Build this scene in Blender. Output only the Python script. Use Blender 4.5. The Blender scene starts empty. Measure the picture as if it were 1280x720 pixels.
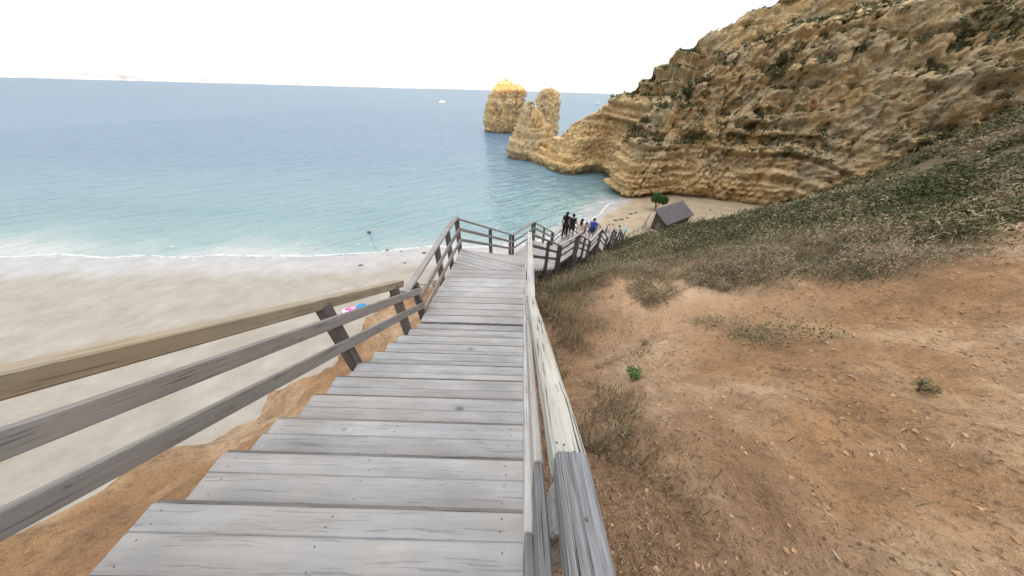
import bpy, math, random
import numpy as np
from mathutils import Vector, Matrix
random.seed(7); rng = np.random.default_rng(11)
S = bpy.context.scene
COL = S.collection
PI = math.pi
ZSEA = -26.0

# ------------------------------------------------------------------ noise (numpy gradient noise)
def _h(ix, iy, iz):
    n = (ix.astype(np.int64)*374761393 + iy.astype(np.int64)*668265263 + iz.astype(np.int64)*2147483647) & 0x7fffffff
    n = ((n ^ (n >> 13))*1274126177) & 0x7fffffff
    return n ^ (n >> 16)
_G = np.array([(1,1,0),(-1,1,0),(1,-1,0),(-1,-1,0),(1,0,1),(-1,0,1),(1,0,-1),(-1,0,-1),(0,1,1),(0,-1,1),(0,1,-1),(0,-1,-1)], float)
def pn(x, y, z=0.0):
    x = np.asarray(x, float); y = np.asarray(y, float); z = np.zeros_like(x) + z
    xi = np.floor(x); yi = np.floor(y); zi = np.floor(z)
    xf, yf, zf = x-xi, y-yi, z-zi
    u = xf**3*(xf*(xf*6-15)+10); v = yf**3*(yf*(yf*6-15)+10); w = zf**3*(zf*(zf*6-15)+10)
    def g(a, b, c):
        gr = _G[_h(xi+a, yi+b, zi+c) % 12]
        return gr[..., 0]*(xf-a) + gr[..., 1]*(yf-b) + gr[..., 2]*(zf-c)
    L = lambda a, b, t: a + t*(b-a)
    return L(L(L(g(0,0,0), g(1,0,0), u), L(g(0,1,0), g(1,1,0), u), v),
             L(L(g(0,0,1), g(1,0,1), u), L(g(0,1,1), g(1,1,1), u), v), w)
def fbm(x, y, z=0.0, o=4, s=1.0):
    r = 0; a = 1.0
    for i in range(o):
        r = r + a*pn(np.asarray(x)*s + 17.3*i, np.asarray(y)*s - 9.1*i, np.asarray(z)*s + 3.7*i); s *= 2.03; a *= .5
    return r
def sst(a, b, x):
    t = np.clip((np.asarray(x, float)-a)/(b-a), 0, 1); return t*t*(3-2*t)

# ------------------------------------------------------------------ node helpers
class NT:
    def __init__(s, mat):
        s.t = mat.node_tree; s.n = s.t.nodes; s.l = s.t.links
    def new(s, typ, **kw):
        nd = s.n.new(typ)
        for k, v in kw.items():
            if k.startswith('i_'):
                key = k[2:]
                key = int(key) if key.isdigit() else key.replace('_', ' ')
                nd.inputs[key].default_value = v
            else: setattr(nd, k, v)
        return nd
    def link(s, a, b): s.l.new(a, b)
    def ramp(s, fac, stops):
        r = s.n.new('ShaderNodeValToRGB'); e = r.color_ramp.elements
        while len(e) < len(stops): e.new(.5)
        for el, (p, c) in zip(e, stops):
            el.position = p; el.color = (*c, 1) if len(c) == 3 else c
        s.link(fac, r.inputs[0]); return r.outputs[0]
    def mix(s, f, a, b, mode='MIX'):
        m = s.n.new('ShaderNodeMix'); m.data_type = 'RGBA'; m.blend_type = mode
        for sock, v in ((m.inputs[0], f), (m.inputs[6], a), (m.inputs[7], b)):
            if isinstance(v, (int, float)): sock.default_value = v
            elif isinstance(v, tuple): sock.default_value = (*v, 1) if len(v) == 3 else v
            else: s.link(v, sock)
        return m.outputs[2]
    def math(s, op, a, b=None, c=None, clamp=False):
        m = s.n.new('ShaderNodeMath'); m.operation = op; m.use_clamp = clamp
        for i, v in enumerate((a, b, c)):
            if v is None: continue
            if isinstance(v, (int, float)): m.inputs[i].default_value = v
            else: s.link(v, m.inputs[i])
        return m.outputs[0]
    def noise(s, vec, scale, detail=4, rough=.55, dist=0, vscale=None):
        if vscale is not None:
            mp = s.n.new('ShaderNodeMapping'); mp.inputs['Scale'].default_value = vscale
            s.link(vec, mp.inputs[0]); vec = mp.outputs[0]
        n = s.n.new('ShaderNodeTexNoise'); n.inputs['Scale'].default_value = scale
        n.inputs['Detail'].default_value = detail; n.inputs['Roughness'].default_value = rough
        n.inputs['Distortion'].default_value = dist
        s.link(vec, n.inputs['Vector']); return n.outputs['Fac']
    def attr(s, name):
        a = s.n.new('ShaderNodeAttribute'); a.attribute_name = name; return a
    def bump(s, h, strength, dist, normal=None):
        b = s.n.new('ShaderNodeBump'); b.inputs['Strength'].default_value = strength; b.inputs['Distance'].default_value = dist
        s.link(h, b.inputs['Height'])
        if normal is not None: s.link(normal, b.inputs['Normal'])
        return b.outputs[0]
def mat(name, rough=.8, spec=.3):
    m = bpy.data.materials.new(name); m.use_nodes = True
    nt = NT(m); p = m.node_tree.nodes['Principled BSDF']
    p.inputs['Roughness'].default_value = rough; p.inputs['Specular IOR Level'].default_value = spec
    return m, nt, p
def plain(name, c, rough=.7, var=.25, scale=6, spec=.3):
    m, nt, p = mat(name, rough, spec)
    tc = nt.new('ShaderNodeTexCoord')
    n = nt.noise(tc.outputs['Object'], scale, 4)
    d = tuple(x*(1-var) for x in c); l = tuple(min(1, x*(1+var)) for x in c)
    nt.link(nt.ramp(n, [(.3, d), (.7, l)]), p.inputs['Base Color'])
    nt.link(nt.bump(n, .3, .02), p.inputs['Normal'])
    return m

def wood_mat(name, dark, mid, light, crack=.0, knots=.5, green=0.0, freckle=0.0, bump=.5, ct=0.0, wf=.30, dens=1.0, fs=120, cl=2.2):
    m, nt, p = mat(name, .78, .25)
    g = nt.attr('gco').outputs['Vector']; r = nt.attr('rnd').outputs['Fac']
    # slow sideways wander of the grain
    w = nt.noise(g, 1.0, 2, vscale=(1.7, 6, 6))
    sep = nt.new('ShaderNodeSeparateXYZ'); nt.link(g, sep.inputs[0])
    yy = nt.math('ADD', sep.outputs[1], nt.math('MULTIPLY', nt.math('SUBTRACT', w, .5), .05))
    zz = nt.math('ADD', sep.outputs[2], nt.math('MULTIPLY', nt.math('SUBTRACT', w, .5), .05))
    cb = nt.new('ShaderNodeCombineXYZ'); nt.link(sep.outputs[0], cb.inputs[0]); nt.link(yy, cb.inputs[1]); nt.link(zz, cb.inputs[2])
    gv = cb.outputs[0]
    fine = nt.noise(gv, 1.0, 5, .65, vscale=(2.2, fs, fs))
    band = nt.noise(gv, 1.0, 3, .5, vscale=(.9, 26, 26))
    blot = nt.noise(g, 1.0, 5, .6, vscale=(2.4, 5, 5))
    big = nt.noise(g, 1.0, 2, .5, vscale=(.8, 1.5, 1.5))
    f = nt.math('ADD', nt.math('MULTIPLY', fine, wf), nt.math('ADD', nt.math('MULTIPLY', band, .34), nt.math('MULTIPLY', blot, .66-wf)))
    f = nt.math('ADD', f, nt.math('MULTIPLY', nt.math('SUBTRACT', r, .5), .16))
    col = nt.ramp(f, [(.30+ct, dark), (.5, mid), (.68-ct, light)])
    # cooler / warmer stains
    col = nt.mix(nt.math('MULTIPLY', nt.ramp(big, [(.42, (0,0,0)), (.66, (1,1,1))]), .40), col, tuple(x*y for x, y in zip(mid, (1.0, .86, .72))))
    cool = nt.noise(g, 1.0, 3, .5, vscale=(1.3, 3.1, 3.1))
    col = nt.mix(nt.math('MULTIPLY', nt.ramp(cool, [(.5, (0,0,0)), (.72, (1,1,1))]), .38), col, tuple(x*y for x, y in zip(mid, (.86, .98, 1.1))))
    h = nt.math('ADD', nt.math('MULTIPLY', fine, .6), nt.math('MULTIPLY', band, .5))
    if knots:
        vo = nt.new('ShaderNodeTexVoronoi', i_Scale=1.0)
        mp = nt.new('ShaderNodeMapping'); mp.inputs['Scale'].default_value = (2.1, 4.6, 2.0)
        nt.link(g, mp.inputs[0]); nt.link(mp.outputs[0], vo.inputs['Vector'])
        k = nt.ramp(vo.outputs['Distance'], [(.03, (1,1,1)), (.07, (.6,.6,.6)), (.11, (0,0,0))])
        col = nt.mix(nt.math('MULTIPLY', k, knots), col, tuple(x*.42 for x in dark))
        k2 = nt.ramp(vo.outputs['Distance'], [(.10, (0,0,0)), (.17, (1,1,1)), (.24, (0,0,0))])
        col = nt.mix(nt.math('MULTIPLY', k2, knots*.28), col, dark)
    if crack:
        cr = nt.noise(gv, 1.0, 3, .6, vscale=(cl, 95*dens, 60*dens))
        ck = nt.ramp(cr, [(.355+.03*(dens-1), (1,1,1)), (.385+.03*(dens-1), (0,0,0))])
        cr2 = nt.noise(gv, 1.0, 2, .5, vscale=(.9, 30, 18))
        ck2 = nt.ramp(cr2, [(.265, (1,1,1)), (.285, (0,0,0))])
        ck = nt.math('MAXIMUM', ck, ck2)
        col = nt.mix(nt.math('MULTIPLY', ck, crack), col, (.03, .026, .022))
        h = nt.math('SUBTRACT', h, nt.math('MULTIPLY', ck, 1.2))
    if freckle:
        fr = nt.noise(g, 1.0, 5, .7, vscale=(26, 60, 60))
        col = nt.mix(nt.math('MULTIPLY', nt.ramp(fr, [(.56, (0,0,0)), (.66, (1,1,1))]), freckle), col, tuple(x*.5 for x in dark))
    if green:
        gr = nt.noise(g, 1.0, 5, .65, vscale=(3, 6, 6))
        col = nt.mix(nt.math('MULTIPLY', nt.ramp(gr, [(.5, (0,0,0)), (.7, (1,1,1))]), green), col, (.20, .22, .15))
    nt.link(col, p.inputs['Base Color'])
    nt.link(nt.bump(h, bump, .004), p.inputs['Normal'])
    nt.link(nt.math('ADD', nt.math('MULTIPLY', blot, .25), .6), p.inputs['Roughness'])
    return m

M = {}
M['tread'] = wood_mat('tread_wood', (.24,.238,.24), (.365,.362,.366), (.49,.486,.488), crack=.2, knots=.8, wf=.2)
M['deck'] = wood_mat('deck_wood', (.25,.24,.24), (.375,.362,.364), (.50,.485,.487), crack=.15, knots=.4, wf=.2)
M['rail'] = wood_mat('rail_wood', (.17,.16,.152), (.29,.275,.268), (.42,.40,.39), crack=.5, knots=.3)
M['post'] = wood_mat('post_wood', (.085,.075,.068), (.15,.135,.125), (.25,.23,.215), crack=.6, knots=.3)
M['beam_pale'] = wood_mat('pale_beam_wood', (.22,.207,.18), (.40,.378,.335), (.55,.527,.475), crack=.85, knots=.5, bump=1.0, ct=.06, wf=.44, dens=1.35, fs=240, cl=1.1)
M['beam_grey'] = wood_mat('grey_beam_wood', (.055,.052,.05), (.145,.148,.156), (.30,.305,.32), crack=.97, knots=.3, bump=1.2, ct=.06, wf=.5, dens=1.35, fs=260, cl=.8)
M['rail_pale'] = wood_mat('pale_rail_wood', (.29,.275,.262), (.45,.435,.42), (.60,.585,.565), crack=.6, knots=.25)
M['rail_grey'] = wood_mat('grey_rail_wood', (.12,.12,.118), (.24,.24,.238), (.38,.38,.375), crack=.6, knots=.2)
M['beam_tan'] = wood_mat('tan_beam_wood', (.20,.16,.115), (.36,.30,.22), (.50,.43,.33), crack=.4, knots=.4, green=.25)
M['metal'] = plain('rusty_screw_metal', (.10,.085,.075), .5, .4, 60)

# ------------------------------------------------------------------ mesh builder
class MB:
    def __init__(s): s.v = []; s.f = []; s.g = []; s.r = []; s.m = []
    def add(s, vs, fs, gs=None, r=0., mi=0):
        o = len(s.v); s.v += [tuple(p) for p in vs]; s.f += [tuple(i+o for i in f) for f in fs]
        s.g += [tuple(p) for p in (gs if gs is not None else vs)]; s.r += [r]*len(vs); s.m += [mi]*len(fs)
    def beam(s, p0, p1, w, t, up=(0,0,1), c=.006, seg=6, wob=.0, mi=0, taper=1.0):
        """a timber from p0 to p1: w across, t along 'up', chamfered edges, slight wobble"""
        p0 = Vector(p0); p1 = Vector(p1); d = p1-p0; L = d.length; d /= L
        up = Vector(up); sx = d.cross(up)
        if sx.length < 1e-5: up = Vector((0,1,0)); sx = d.cross(up)
        sx.normalize(); uz = sx.cross(d).normalized()
        hw, ht = w/2, t/2; c = min(c, hw*.6, ht*.6)
        prof = [(-hw+c,-ht),(hw-c,-ht),(hw,-ht+c),(hw,ht-c),(hw-c,ht),(-hw+c,ht),(-hw,ht-c),(-hw,-ht+c)]
        off = (random.uniform(0,90), random.uniform(0,90), random.uniform(0,90)); r = random.random()
        vs, gs, fs = [], [], []
        for i in range(seg+1):
            q = i/seg; k = 1+(taper-1)*q
            wx = random.uniform(-wob, wob); wz = random.uniform(-wob, wob)
            for a, b in prof:
                P = p0 + d*(L*q) + sx*(a*k+wx) + uz*(b*k+wz)
                vs.append(P); gs.append((L*q+off[0], a+off[1], b+off[2]))
        for i in range(seg):
            for j in range(8):
                k = (j+1) % 8
                fs.append((i*8+j, i*8+k, i*8+8+k, i*8+8+j))
        fs.append(tuple(range(7,-1,-1))); fs.append(tuple(seg*8+j for j in range(8)))
        s.add(vs, fs, gs, r, mi)
    def box(s, c, hs, rz=0., mi=0):
        ca, sa = math.cos(rz), math.sin(rz); vs = []
        for x in (-1,1):
            for y in (-1,1):
                for z in (-1,1):
                    a, b = x*hs[0], y*hs[1]; vs.append((c[0]+a*ca-b*sa, c[1]+a*sa+b*ca, c[2]+z*hs[2]))
        s.add(vs, [(0,1,3,2),(4,6,7,5),(0,4,5,1),(2,3,7,6),(0,2,6,4),(1,5,7,3)], None, random.random(), mi)
    def tube(s, pts, rad, n=8, mi=0, cap=True):
        pts = [Vector(p) for p in pts]; rad = rad if hasattr(rad, '__len__') else [rad]*len(pts)
        vs, fs = [], []
        for i, p in enumerate(pts):
            d = (pts[min(i+1, len(pts)-1)]-pts[max(i-1, 0)]).normalized()
            a = d.orthogonal().normalized() if i == 0 else (pa - d*pa.dot(d)).normalized()
            pa = a; b = d.cross(a)
            for j in range(n):
                t = 2*PI*j/n; vs.append(p + (a*math.cos(t)+b*math.sin(t))*rad[i])
        for i in range(len(pts)-1):
            for j in range(n):
                k = (j+1) % n; fs.append((i*n+j, i*n+k, i*n+n+k, i*n+n+j))
        if cap: fs += [tuple(range(n-1,-1,-1)), tuple((len(pts)-1)*n+j for j in range(n))]
        s.add(vs, fs, None, random.random(), mi)
    def build(s, name, m, parent=None, smooth=False, origin=None):
        me = bpy.data.meshes.new(name)
        o = Vector(origin) if origin is not None else Vector((0,0,0))
        me.from_pydata([tuple(Vector(p)-o) for p in s.v], [], s.f)
        for mm in (m if isinstance(m, (list, tuple)) else [m]): me.materials.append(mm)
        a = me.attributes.new('gco', 'FLOAT_VECTOR', 'POINT'); a.data.foreach_set('vector', np.array(s.g, np.float32).ravel())
        a = me.attributes.new('rnd', 'FLOAT', 'POINT'); a.data.foreach_set('value', np.array(s.r, np.float32))
        me.polygons.foreach_set('material_index', s.m)
        if smooth: me.polygons.foreach_set('use_smooth', [True]*len(s.f))
        me.update()
        ob = bpy.data.objects.new(name, me); COL.objects.link(ob)
        if parent is not None:
            ob.parent = parent; ob.location = o - Vector(parent.location)
        else: ob.location = o
        return ob
def tag(o, label=None, cat=None, group=None, kind=None):
    if label: o['label'] = label
    if cat: o['category'] = cat
    if group: o['group'] = group
    if kind: o['kind'] = kind
    return o
def empty(name, loc, label, cat, group=None):
    o = bpy.data.objects.new(name, None); COL.objects.link(o); o.location = loc; o.empty_display_size = .3
    return tag(o, label, cat, group)
def raw_mesh(name, V, F, m, attrs=None, smooth=False, face_attrs=None):
    """V (n,3), F (k,3|4) numpy"""
    me = bpy.data.meshes.new(name); V = np.asarray(V, np.float32); F = np.asarray(F, np.int32)
    me.vertices.add(len(V)); me.vertices.foreach_set('co', V.ravel())
    k = F.shape[1]; me.loops.add(F.size); me.loops.foreach_set('vertex_index', F.ravel())
    me.polygons.add(len(F)); me.polygons.foreach_set('loop_start', np.arange(0, F.size, k, dtype=np.int32))
    me.polygons.foreach_set('use_smooth', np.full(len(F), smooth))
    for nm, a in (attrs or {}).items():
        at = me.attributes.new(nm, 'FLOAT', 'POINT'); at.data.foreach_set('value', np.asarray(a, np.float32).ravel())
    for nm, a in (face_attrs or {}).items():
        at = me.attributes.new(nm, 'FLOAT', 'FACE'); at.data.foreach_set('value', np.asarray(a, np.float32).ravel())
    me.materials.append(m); me.update(calc_edges=True); me.validate()
    ob = bpy.data.objects.new(name, me); COL.objects.link(ob); return ob
def gridF(nx, ny):
    i, j = np.meshgrid(np.arange(nx-1), np.arange(ny-1), indexing='ij'); a = (i*ny+j).ravel()
    return np.stack([a, a+ny, a+ny+1, a+1], 1)

# ------------------------------------------------------------------ the path of the boardwalk
# inner (hill side) and outer (sea side) edge nodes
NODES = [  # inner xy, outer xy, deck z
    ((.08,5.54), (-1.74,6.20), -3.55),
    ((1.31,8.92), (-.51,9.58), -5.60),
    ((2.20,10.05), (.42,11.05), -5.60),
    ((3.50,12.85), (1.62,13.65), -7.30),
    ((4.50,14.60), (2.66,15.60), -7.30),
    ((5.62,16.50), (3.85,17.50), -8.80),
    ((6.50,18.20), (4.75,19.15), -8.80),
    ((7.85,20.90), (6.05,21.75), -10.80),
    ((8.75,22.95), (6.95,23.80), -10.80),
    ((10.45,26.10), (8.70,27.00), -13.00),
    ((11.30,27.80), (9.50,28.60), -13.00),
    ((13.6,34.0), (11.75,34.7), -16.9),
    ((14.4,36.0), (12.55,36.7), -16.9),
    ((16.6,42.0), (14.75,42.7), -20.6),
    ((17.4,44.0), (15.55,44.7), -20.6),
    ((19.2,49.4), (17.35,50.0), -23.9),
]
SL = .57
def stair_z(y): return -1.45 - SL*y
def ramp_z(y): return -3.22 - .12*(y-3.1)
_py = [-60,-46,-9,3.1,5.54]+[n[0][1] for n in NODES[1:]]+[70]
_pz = [26,24.5,3.6,-3.22,-3.55]+[n[2] for n in NODES[1:]]+[-36]
_pxi = [.1,.1,.1,.1,.08]+[n[0][0] for n in NODES[1:]]+[26]
_pxo = [-1.75,-1.75,-1.75,-1.75,-1.75]+[n[1][0] for n in NODES[1:]]+[24]
SHORE = np.array([(-700,-60),(-300,0),(-200,18),(-100,34),(-55,38.5),(-33,41),(-27,43.8),(-21,45.8),(-11,46.6),(-2.5,48),(6,53),(12.3,59),(18.8,68),(27,79.5),(34,92),(60,110),(150,170)])
def shore_d(x, y):
    """signed distance to the shoreline, + on the land side"""
    x = np.asarray(x, float); y = np.asarray(y, float)
    best = np.full(x.shape, 1e9); sgn = np.ones(x.shape)
    for (ax, ay), (bx, by) in zip(SHORE[:-1], SHORE[1:]):
        dx, dy = bx-ax, by-ay; L2 = dx*dx+dy*dy
        t = np.clip(((x-ax)*dx+(y-ay)*dy)/L2, 0, 1)
        d = np.hypot(x-ax-t*dx, y-ay-t*dy); cr = dx*(y-ay)-dy*(x-ax)
        u = d < best; best = np.where(u, d, best); sgn = np.where(u, np.where(cr < 0, 1., -1.), sgn)
    return best*sgn
def land(x, y, detail=True, parts=False):
    x = np.asarray(x, float); y = np.asarray(y, float)
    zb = np.interp(y, _py, _pz); xi = np.interp(y, _py, _pxi); xo = np.interp(y, _py, _pxo)
    u = np.maximum(x-xi, 0); l = np.maximum(xo-x, 0)
    near = sst(9, 3, y)
    zp = zb - .85 + .25*near
    g = .05*np.minimum(u, .6) + .27*np.clip(u-.5, 0, 14) + .36*np.clip(u-14.5, 0, 25) + .75*np.clip(u-39, 0, 40)
    g = g + .25*np.exp(-((u-2.2)/1.3)**2)*sst(1.0, 3.0, y)*sst(9, 5, y)
    back = sst(-6, -34, y)
    lsl = 1.45*(1-back) + .02*back
    hill = zp + g - .45*np.minimum(l, 2.6)*(1-back) - lsl*1.15*np.maximum(l-2.2, 0)
    hill = hill + 20*sst(15, 70, x)*sst(-10, -45, y)  # unseen rise behind the viewer, shaped to keep low sun off the cliffs
    hill = np.where(y < -46, np.minimum(hill, 48), hill)
    if detail:
        amp = sst(.0, 1.2, u) + sst(.2, 2.0, l)
        hill = hill + amp*(.55*fbm(x*.22, y*.22, 3.1, 3) + .16*fbm(x*.9, y*.9, 1.7, 3))
        hill = hill + (.25+.75*amp)*(.085*fbm(x*3.1, y*3.1, 5.2, 4) - .05*np.abs(fbm(x*1.7, y*1.3, 8.8, 3)))
        # rain-cut rills on the steep sea side
        hill = hill + sst(.6, 4, l)*(1-back)*(.9*fbm(x*.35+y*.1, y*.9, 9.2, 4) - .25*np.abs(fbm(x*.6, y*2.1, 2.2, 3)))
    sd = shore_d(x, y)
    beach = ZSEA + np.where(sd > 0, .075*sd, .12*sd)
    beach = np.minimum(beach, ZSEA+2.6)
    if detail:
        beach = beach + .10*fbm(x*.30, y*.30, 8.0, 4)*sst(2, 9, sd) + .035*fbm(x*1.7, y*1.7, 4.0, 3)*sst(1, 7, sd)
    k = .5  # smooth maximum of hill and beach
    h = np.clip(.5+.5*(hill-beach)/k, 0, 1)
    z = beach + (hill-beach)*h + k*h*(1-h)
    if parts: return z, hill, beach, sd, u, l
    return z
def nslope(x, y):
    e = .25
    return np.hypot(land(x+e, y)-land(x-e, y), land(x, y+e)-land(x, y-e))/(2*e)

def axis(lo, hi, c, d0, gr):
    """grid coordinates, spacing d0 near c growing outwards"""
    out = [c]; d = d0; p = c
    while p < hi: p += d; out.append(p); d *= gr
    d = d0; p = c
    while p > lo: p -= d; out.insert(0, p); d *= gr
    return np.array(out)
xs = axis(-320, 300, 1.4, .045, 1.0155); ys = axis(-260, 150, 1.6, .045, 1.0155)
X, Y = np.meshgrid(xs, ys, indexing='ij')
Z, HILL, BEACH, SD, U, LL = land(X, Y, parts=True)
def veg_mask(x, y, u):
    edge = 4.2 + .42*x + 1.1*fbm(x*.35, y*.35, 6.1, 3) + .5*fbm(x*1.4, y*1.4, 2.1, 2)
    v = sst(-.8, 1.1, y-edge)
    v = np.maximum(v, sst(.28, .5, fbm(x*.16, y*.16, 12.4, 3))*sst(3.2, 6, np.hypot(x-1, y)))
    return v
SANDM = sst(.5, -.5, HILL-BEACH)
VEG_AND_SHADE = veg_mask(X, Y, U)*(1-SANDM)*np.maximum(sst(0, .6, U), sst(5.5, 6.5, Y)*(LL < .6)) + sst(1.2, 4, LL)*.55*(1-SANDM)*sst(-.1, .35, fbm(X*.3, Y*.3, 2.7, 3))  # ground under the boardwalk darkened too, for scrub and for the deck's shade
TRODDEN = sst(2.6, .2, U)*sst(0, .1, U)*(1-SANDM)
WET = sst(9.5-5.5*sst(2, 14, X), 5.0-3.2*sst(2, 14, X), SD + 1.6*fbm(X*.12, Y*.12, 4.4, 3))*SANDM

m, nt, p = mat('land_soil', .9, .2)
geo = nt.new('ShaderNodeNewGeometry'); P = geo.outputs['Position']
va = nt.attr('veg').outputs['Fac']; sa = nt.attr('sand').outputs['Fac']; wa = nt.attr('wet').outputs['Fac']; ta = nt.attr('trod').outputs['Fac']
n1 = nt.noise(P, .45, 5, .6); n2 = nt.noise(P, 2.6, 6, .65); n3 = nt.noise(P, 15, 5, .7); n4 = nt.noise(P, 55, 4, .7)
soil = nt.ramp(n1, [(.30, (.32,.17,.08)), (.48, (.47,.275,.14)), (.60, (.62,.425,.265)), (.74, (.68,.50,.345))])
soil = nt.mix(nt.math('MULTIPLY', nt.ramp(n2, [(.40, (0,0,0)), (.62, (1,1,1))]), .55), soil, (.24,.145,.080))
soil = nt.mix(nt.math('MULTIPLY', nt.ramp(n3, [(.50, (0,0,0)), (.68, (1,1,1))]), .6), soil, (.155,.098,.058))
soil = nt.mix(nt.math('MULTIPLY', nt.ramp(n4, [(.60, (0,0,0)), (.70, (1,1,1))]), .7), soil, (.62,.50,.36))
soil = nt.mix(nt.math('MULTIPLY', nt.ramp(n4, [(.34, (1,1,1)), (.42, (0,0,0))]), .6), soil, (.09,.06,.04))
soil = nt.mix(nt.math('MULTIPLY', nt.attr('peach').outputs['Fac'], nt.math('ADD', .25, nt.math('MULTIPLY', n2, .7)), clamp=True), soil, (.70,.49,.325))
litter = nt.ramp(n3, [(.35, (.19,.11,.062)), (.55, (.33,.205,.12)), (.70, (.45,.31,.20))])
tf = nt.math('MULTIPLY', ta, nt.ramp(n2, [(.30, (.35,.35,.35)), (.6, (1,1,1))]), clamp=True)
soil = nt.mix(tf, soil, litter)
vegc = nt.ramp(n3, [(.35, (.06,.055,.030)), (.52, (.12,.10,.06)), (.68, (.20,.16,.10))])
vf = nt.math('MULTIPLY', va, nt.ramp(n2, [(.28, (.4,.4,.4)), (.5, (1,1,1))]), clamp=True)
col = nt.mix(vf, soil, vegc)
sn = nt.noise(P, .35, 5, .6)
sand = nt.ramp(sn, [(.35, (.345,.31,.262)), (.52, (.385,.35,.302)), (.68, (.425,.392,.342))])
sn2 = nt.noise(P, 3.5, 5, .7)
sand = nt.mix(nt.math('MULTIPLY', nt.ramp(sn2, [(.5, (0,0,0)), (.72, (1,1,1))]), .28), sand, (.31,.26,.20))
sand = nt.mix(nt.math('MULTIPLY', nt.attr('warm').outputs['Fac'], .75), sand, nt.ramp(sn, [(.35, (.36,.27,.165)), (.65, (.45,.35,.23))]))
wet = nt.ramp(nt.math('ADD', nt.math('MULTIPLY', sn, .5), nt.math('MULTIPLY', sn2, .5)), [(.38, (.36,.345,.335)), (.62, (.50,.485,.48))])
sand = nt.mix(wa, sand, wet)
col = nt.mix(sa, col, sand)
nt.link(col, p.inputs['Base Color'])
ro = nt.math('SUBTRACT', .92, nt.math('MULTIPLY', wa, .62)); nt.link(ro, p.inputs['Roughness'])
h1 = nt.math('ADD', nt.math('MULTIPLY', n2, .30), nt.math('ADD', nt.math('MULTIPLY', n3, .20), nt.math('MULTIPLY', n4, .08)))
h1 = nt.math('MULTIPLY', h1, nt.math('SUBTRACT', 1.0, nt.math('MULTIPLY', sa, .75)))
fv = nt.new('ShaderNodeTexVoronoi', i_Scale=1.5); fv.feature = 'SMOOTH_F1'; nt.link(P, fv.inputs['Vector'])
dry = nt.math('MULTIPLY', sa, nt.math('SUBTRACT', 1.0, wa))
h1 = nt.math('ADD', h1, nt.math('MULTIPLY', nt.math('MULTIPLY', fv.outputs['Distance'], dry), .42))
nt.link(nt.bump(h1, .9, .35), p.inputs['Normal'])
o = raw_mesh('terrain', np.stack([X, Y, Z], -1).reshape(-1, 3), gridF(len(xs), len(ys)), m,
             {'veg': np.clip(VEG_AND_SHADE, 0, 1), 'sand': SANDM, 'wet': WET, 'warm': sst(2, 18, X), 'peach': sst(1.4, 3.6, Y-.30*X+.8*fbm(X*.6, Y*.6, 3.9, 3))*sst(.9, 2.4, U), 'trod': TRODDEN}, True)
tag(o, kind='structure')
print('terrain', len(xs), len(ys))

# ------------------------------------------------------------------ sea
wx = axis(-40000, 40000, 0, 2.5, 1.045); wy = axis(-300, 42000, 70, 2.5, 1.05)
WX, WY = np.meshgrid(wx, wy, indexing='ij')
sdw = -shore_d(WX, WY)
m, nt, p = mat('sea_water', .06, .5)
p.inputs['IOR'].default_value = 1.33
geo = nt.new('ShaderNodeNewGeometry'); P = geo.outputs['Position']
dp = nt.attr('deep').outputs['Fac']
dn = nt.noise(P, .035, 4, .6)
dd = nt.math('ADD', dp, nt.math('MULTIPLY', nt.math('SUBTRACT', dn, .5), .22))
col = nt.ramp(dd, [(0, (.50,.53,.52)), (.02, (.37,.45,.44)), (.06, (.24,.37,.375)), (.16, (.185,.32,.345)), (.34, (.175,.295,.35)), (.65, (.145,.25,.34)), (.9, (.13,.23,.335))])
pat = nt.noise(P, 1.0, 4, .6, vscale=(.006, .022, 1))
col = nt.mix(nt.math('MULTIPLY', nt.ramp(pat, [(.42, (0,0,0)), (.62, (1,1,1))]), .35), col, (.115,.21,.31))
nt.link(col, p.inputs['Base Color'])
rot = nt.new('ShaderNodeMapping'); rot.inputs['Rotation'].default_value = (0, 0, math.radians(-40)); nt.link(P, rot.inputs[0])
w1 = nt.noise(rot.outputs[0], 1.0, 3, .55, .7, vscale=(.075, .36, 1))
w2 = nt.noise(rot.outputs[0], 1.0, 4, .6, .4, vscale=(.35, 1.5, 1))
w3 = nt.noise(P, 1.0, 4, .6, .5, vscale=(.16, .11, 1))
hh = nt.math('ADD', nt.math('MULTIPLY', w1, 1.0), nt.math('ADD', nt.math('MULTIPLY', w2, .13), nt.math('MULTIPLY', w3, .55)))
bn = nt.bump(hh, 1.0, 1.7)
# a rough sea mirrors the sky far less at grazing angles than a flat sheet would: cap the Fresnel share
p.inputs['Specular IOR Level'].default_value = 0; p.inputs['Roughness'].default_value = .9; nt.link(nt.bump(hh, .8, 1.6), p.inputs['Normal'])
gl = nt.new('ShaderNodeBsdfGlossy'); gl.inputs['Roughness'].default_value = .12; nt.link(bn, gl.inputs['Normal'])
fr = nt.new('ShaderNodeFresnel'); fr.inputs['IOR'].default_value = 1.33; nt.link(bn, fr.inputs['Normal'])
fm = nt.math('MINIMUM', nt.math('MULTIPLY', fr.outputs[0], 1.9), .40)
ms = nt.new('ShaderNodeMixShader'); nt.link(fm, ms.inputs[0]); nt.link(p.outputs[0], ms.inputs[1]); nt.link(gl.outputs[0], ms.inputs[2])
nt.link(ms.outputs[0], nt.n['Material Output'].inputs[0])
o = raw_mesh('sea', np.stack([WX, WY, np.full_like(WX, ZSEA)], -1).reshape(-1, 3), gridF(len(wx), len(wy)), m,
             {'deep': np.clip(sdw/110, 0, 1)}, True)
tag(o, kind='structure')

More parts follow.
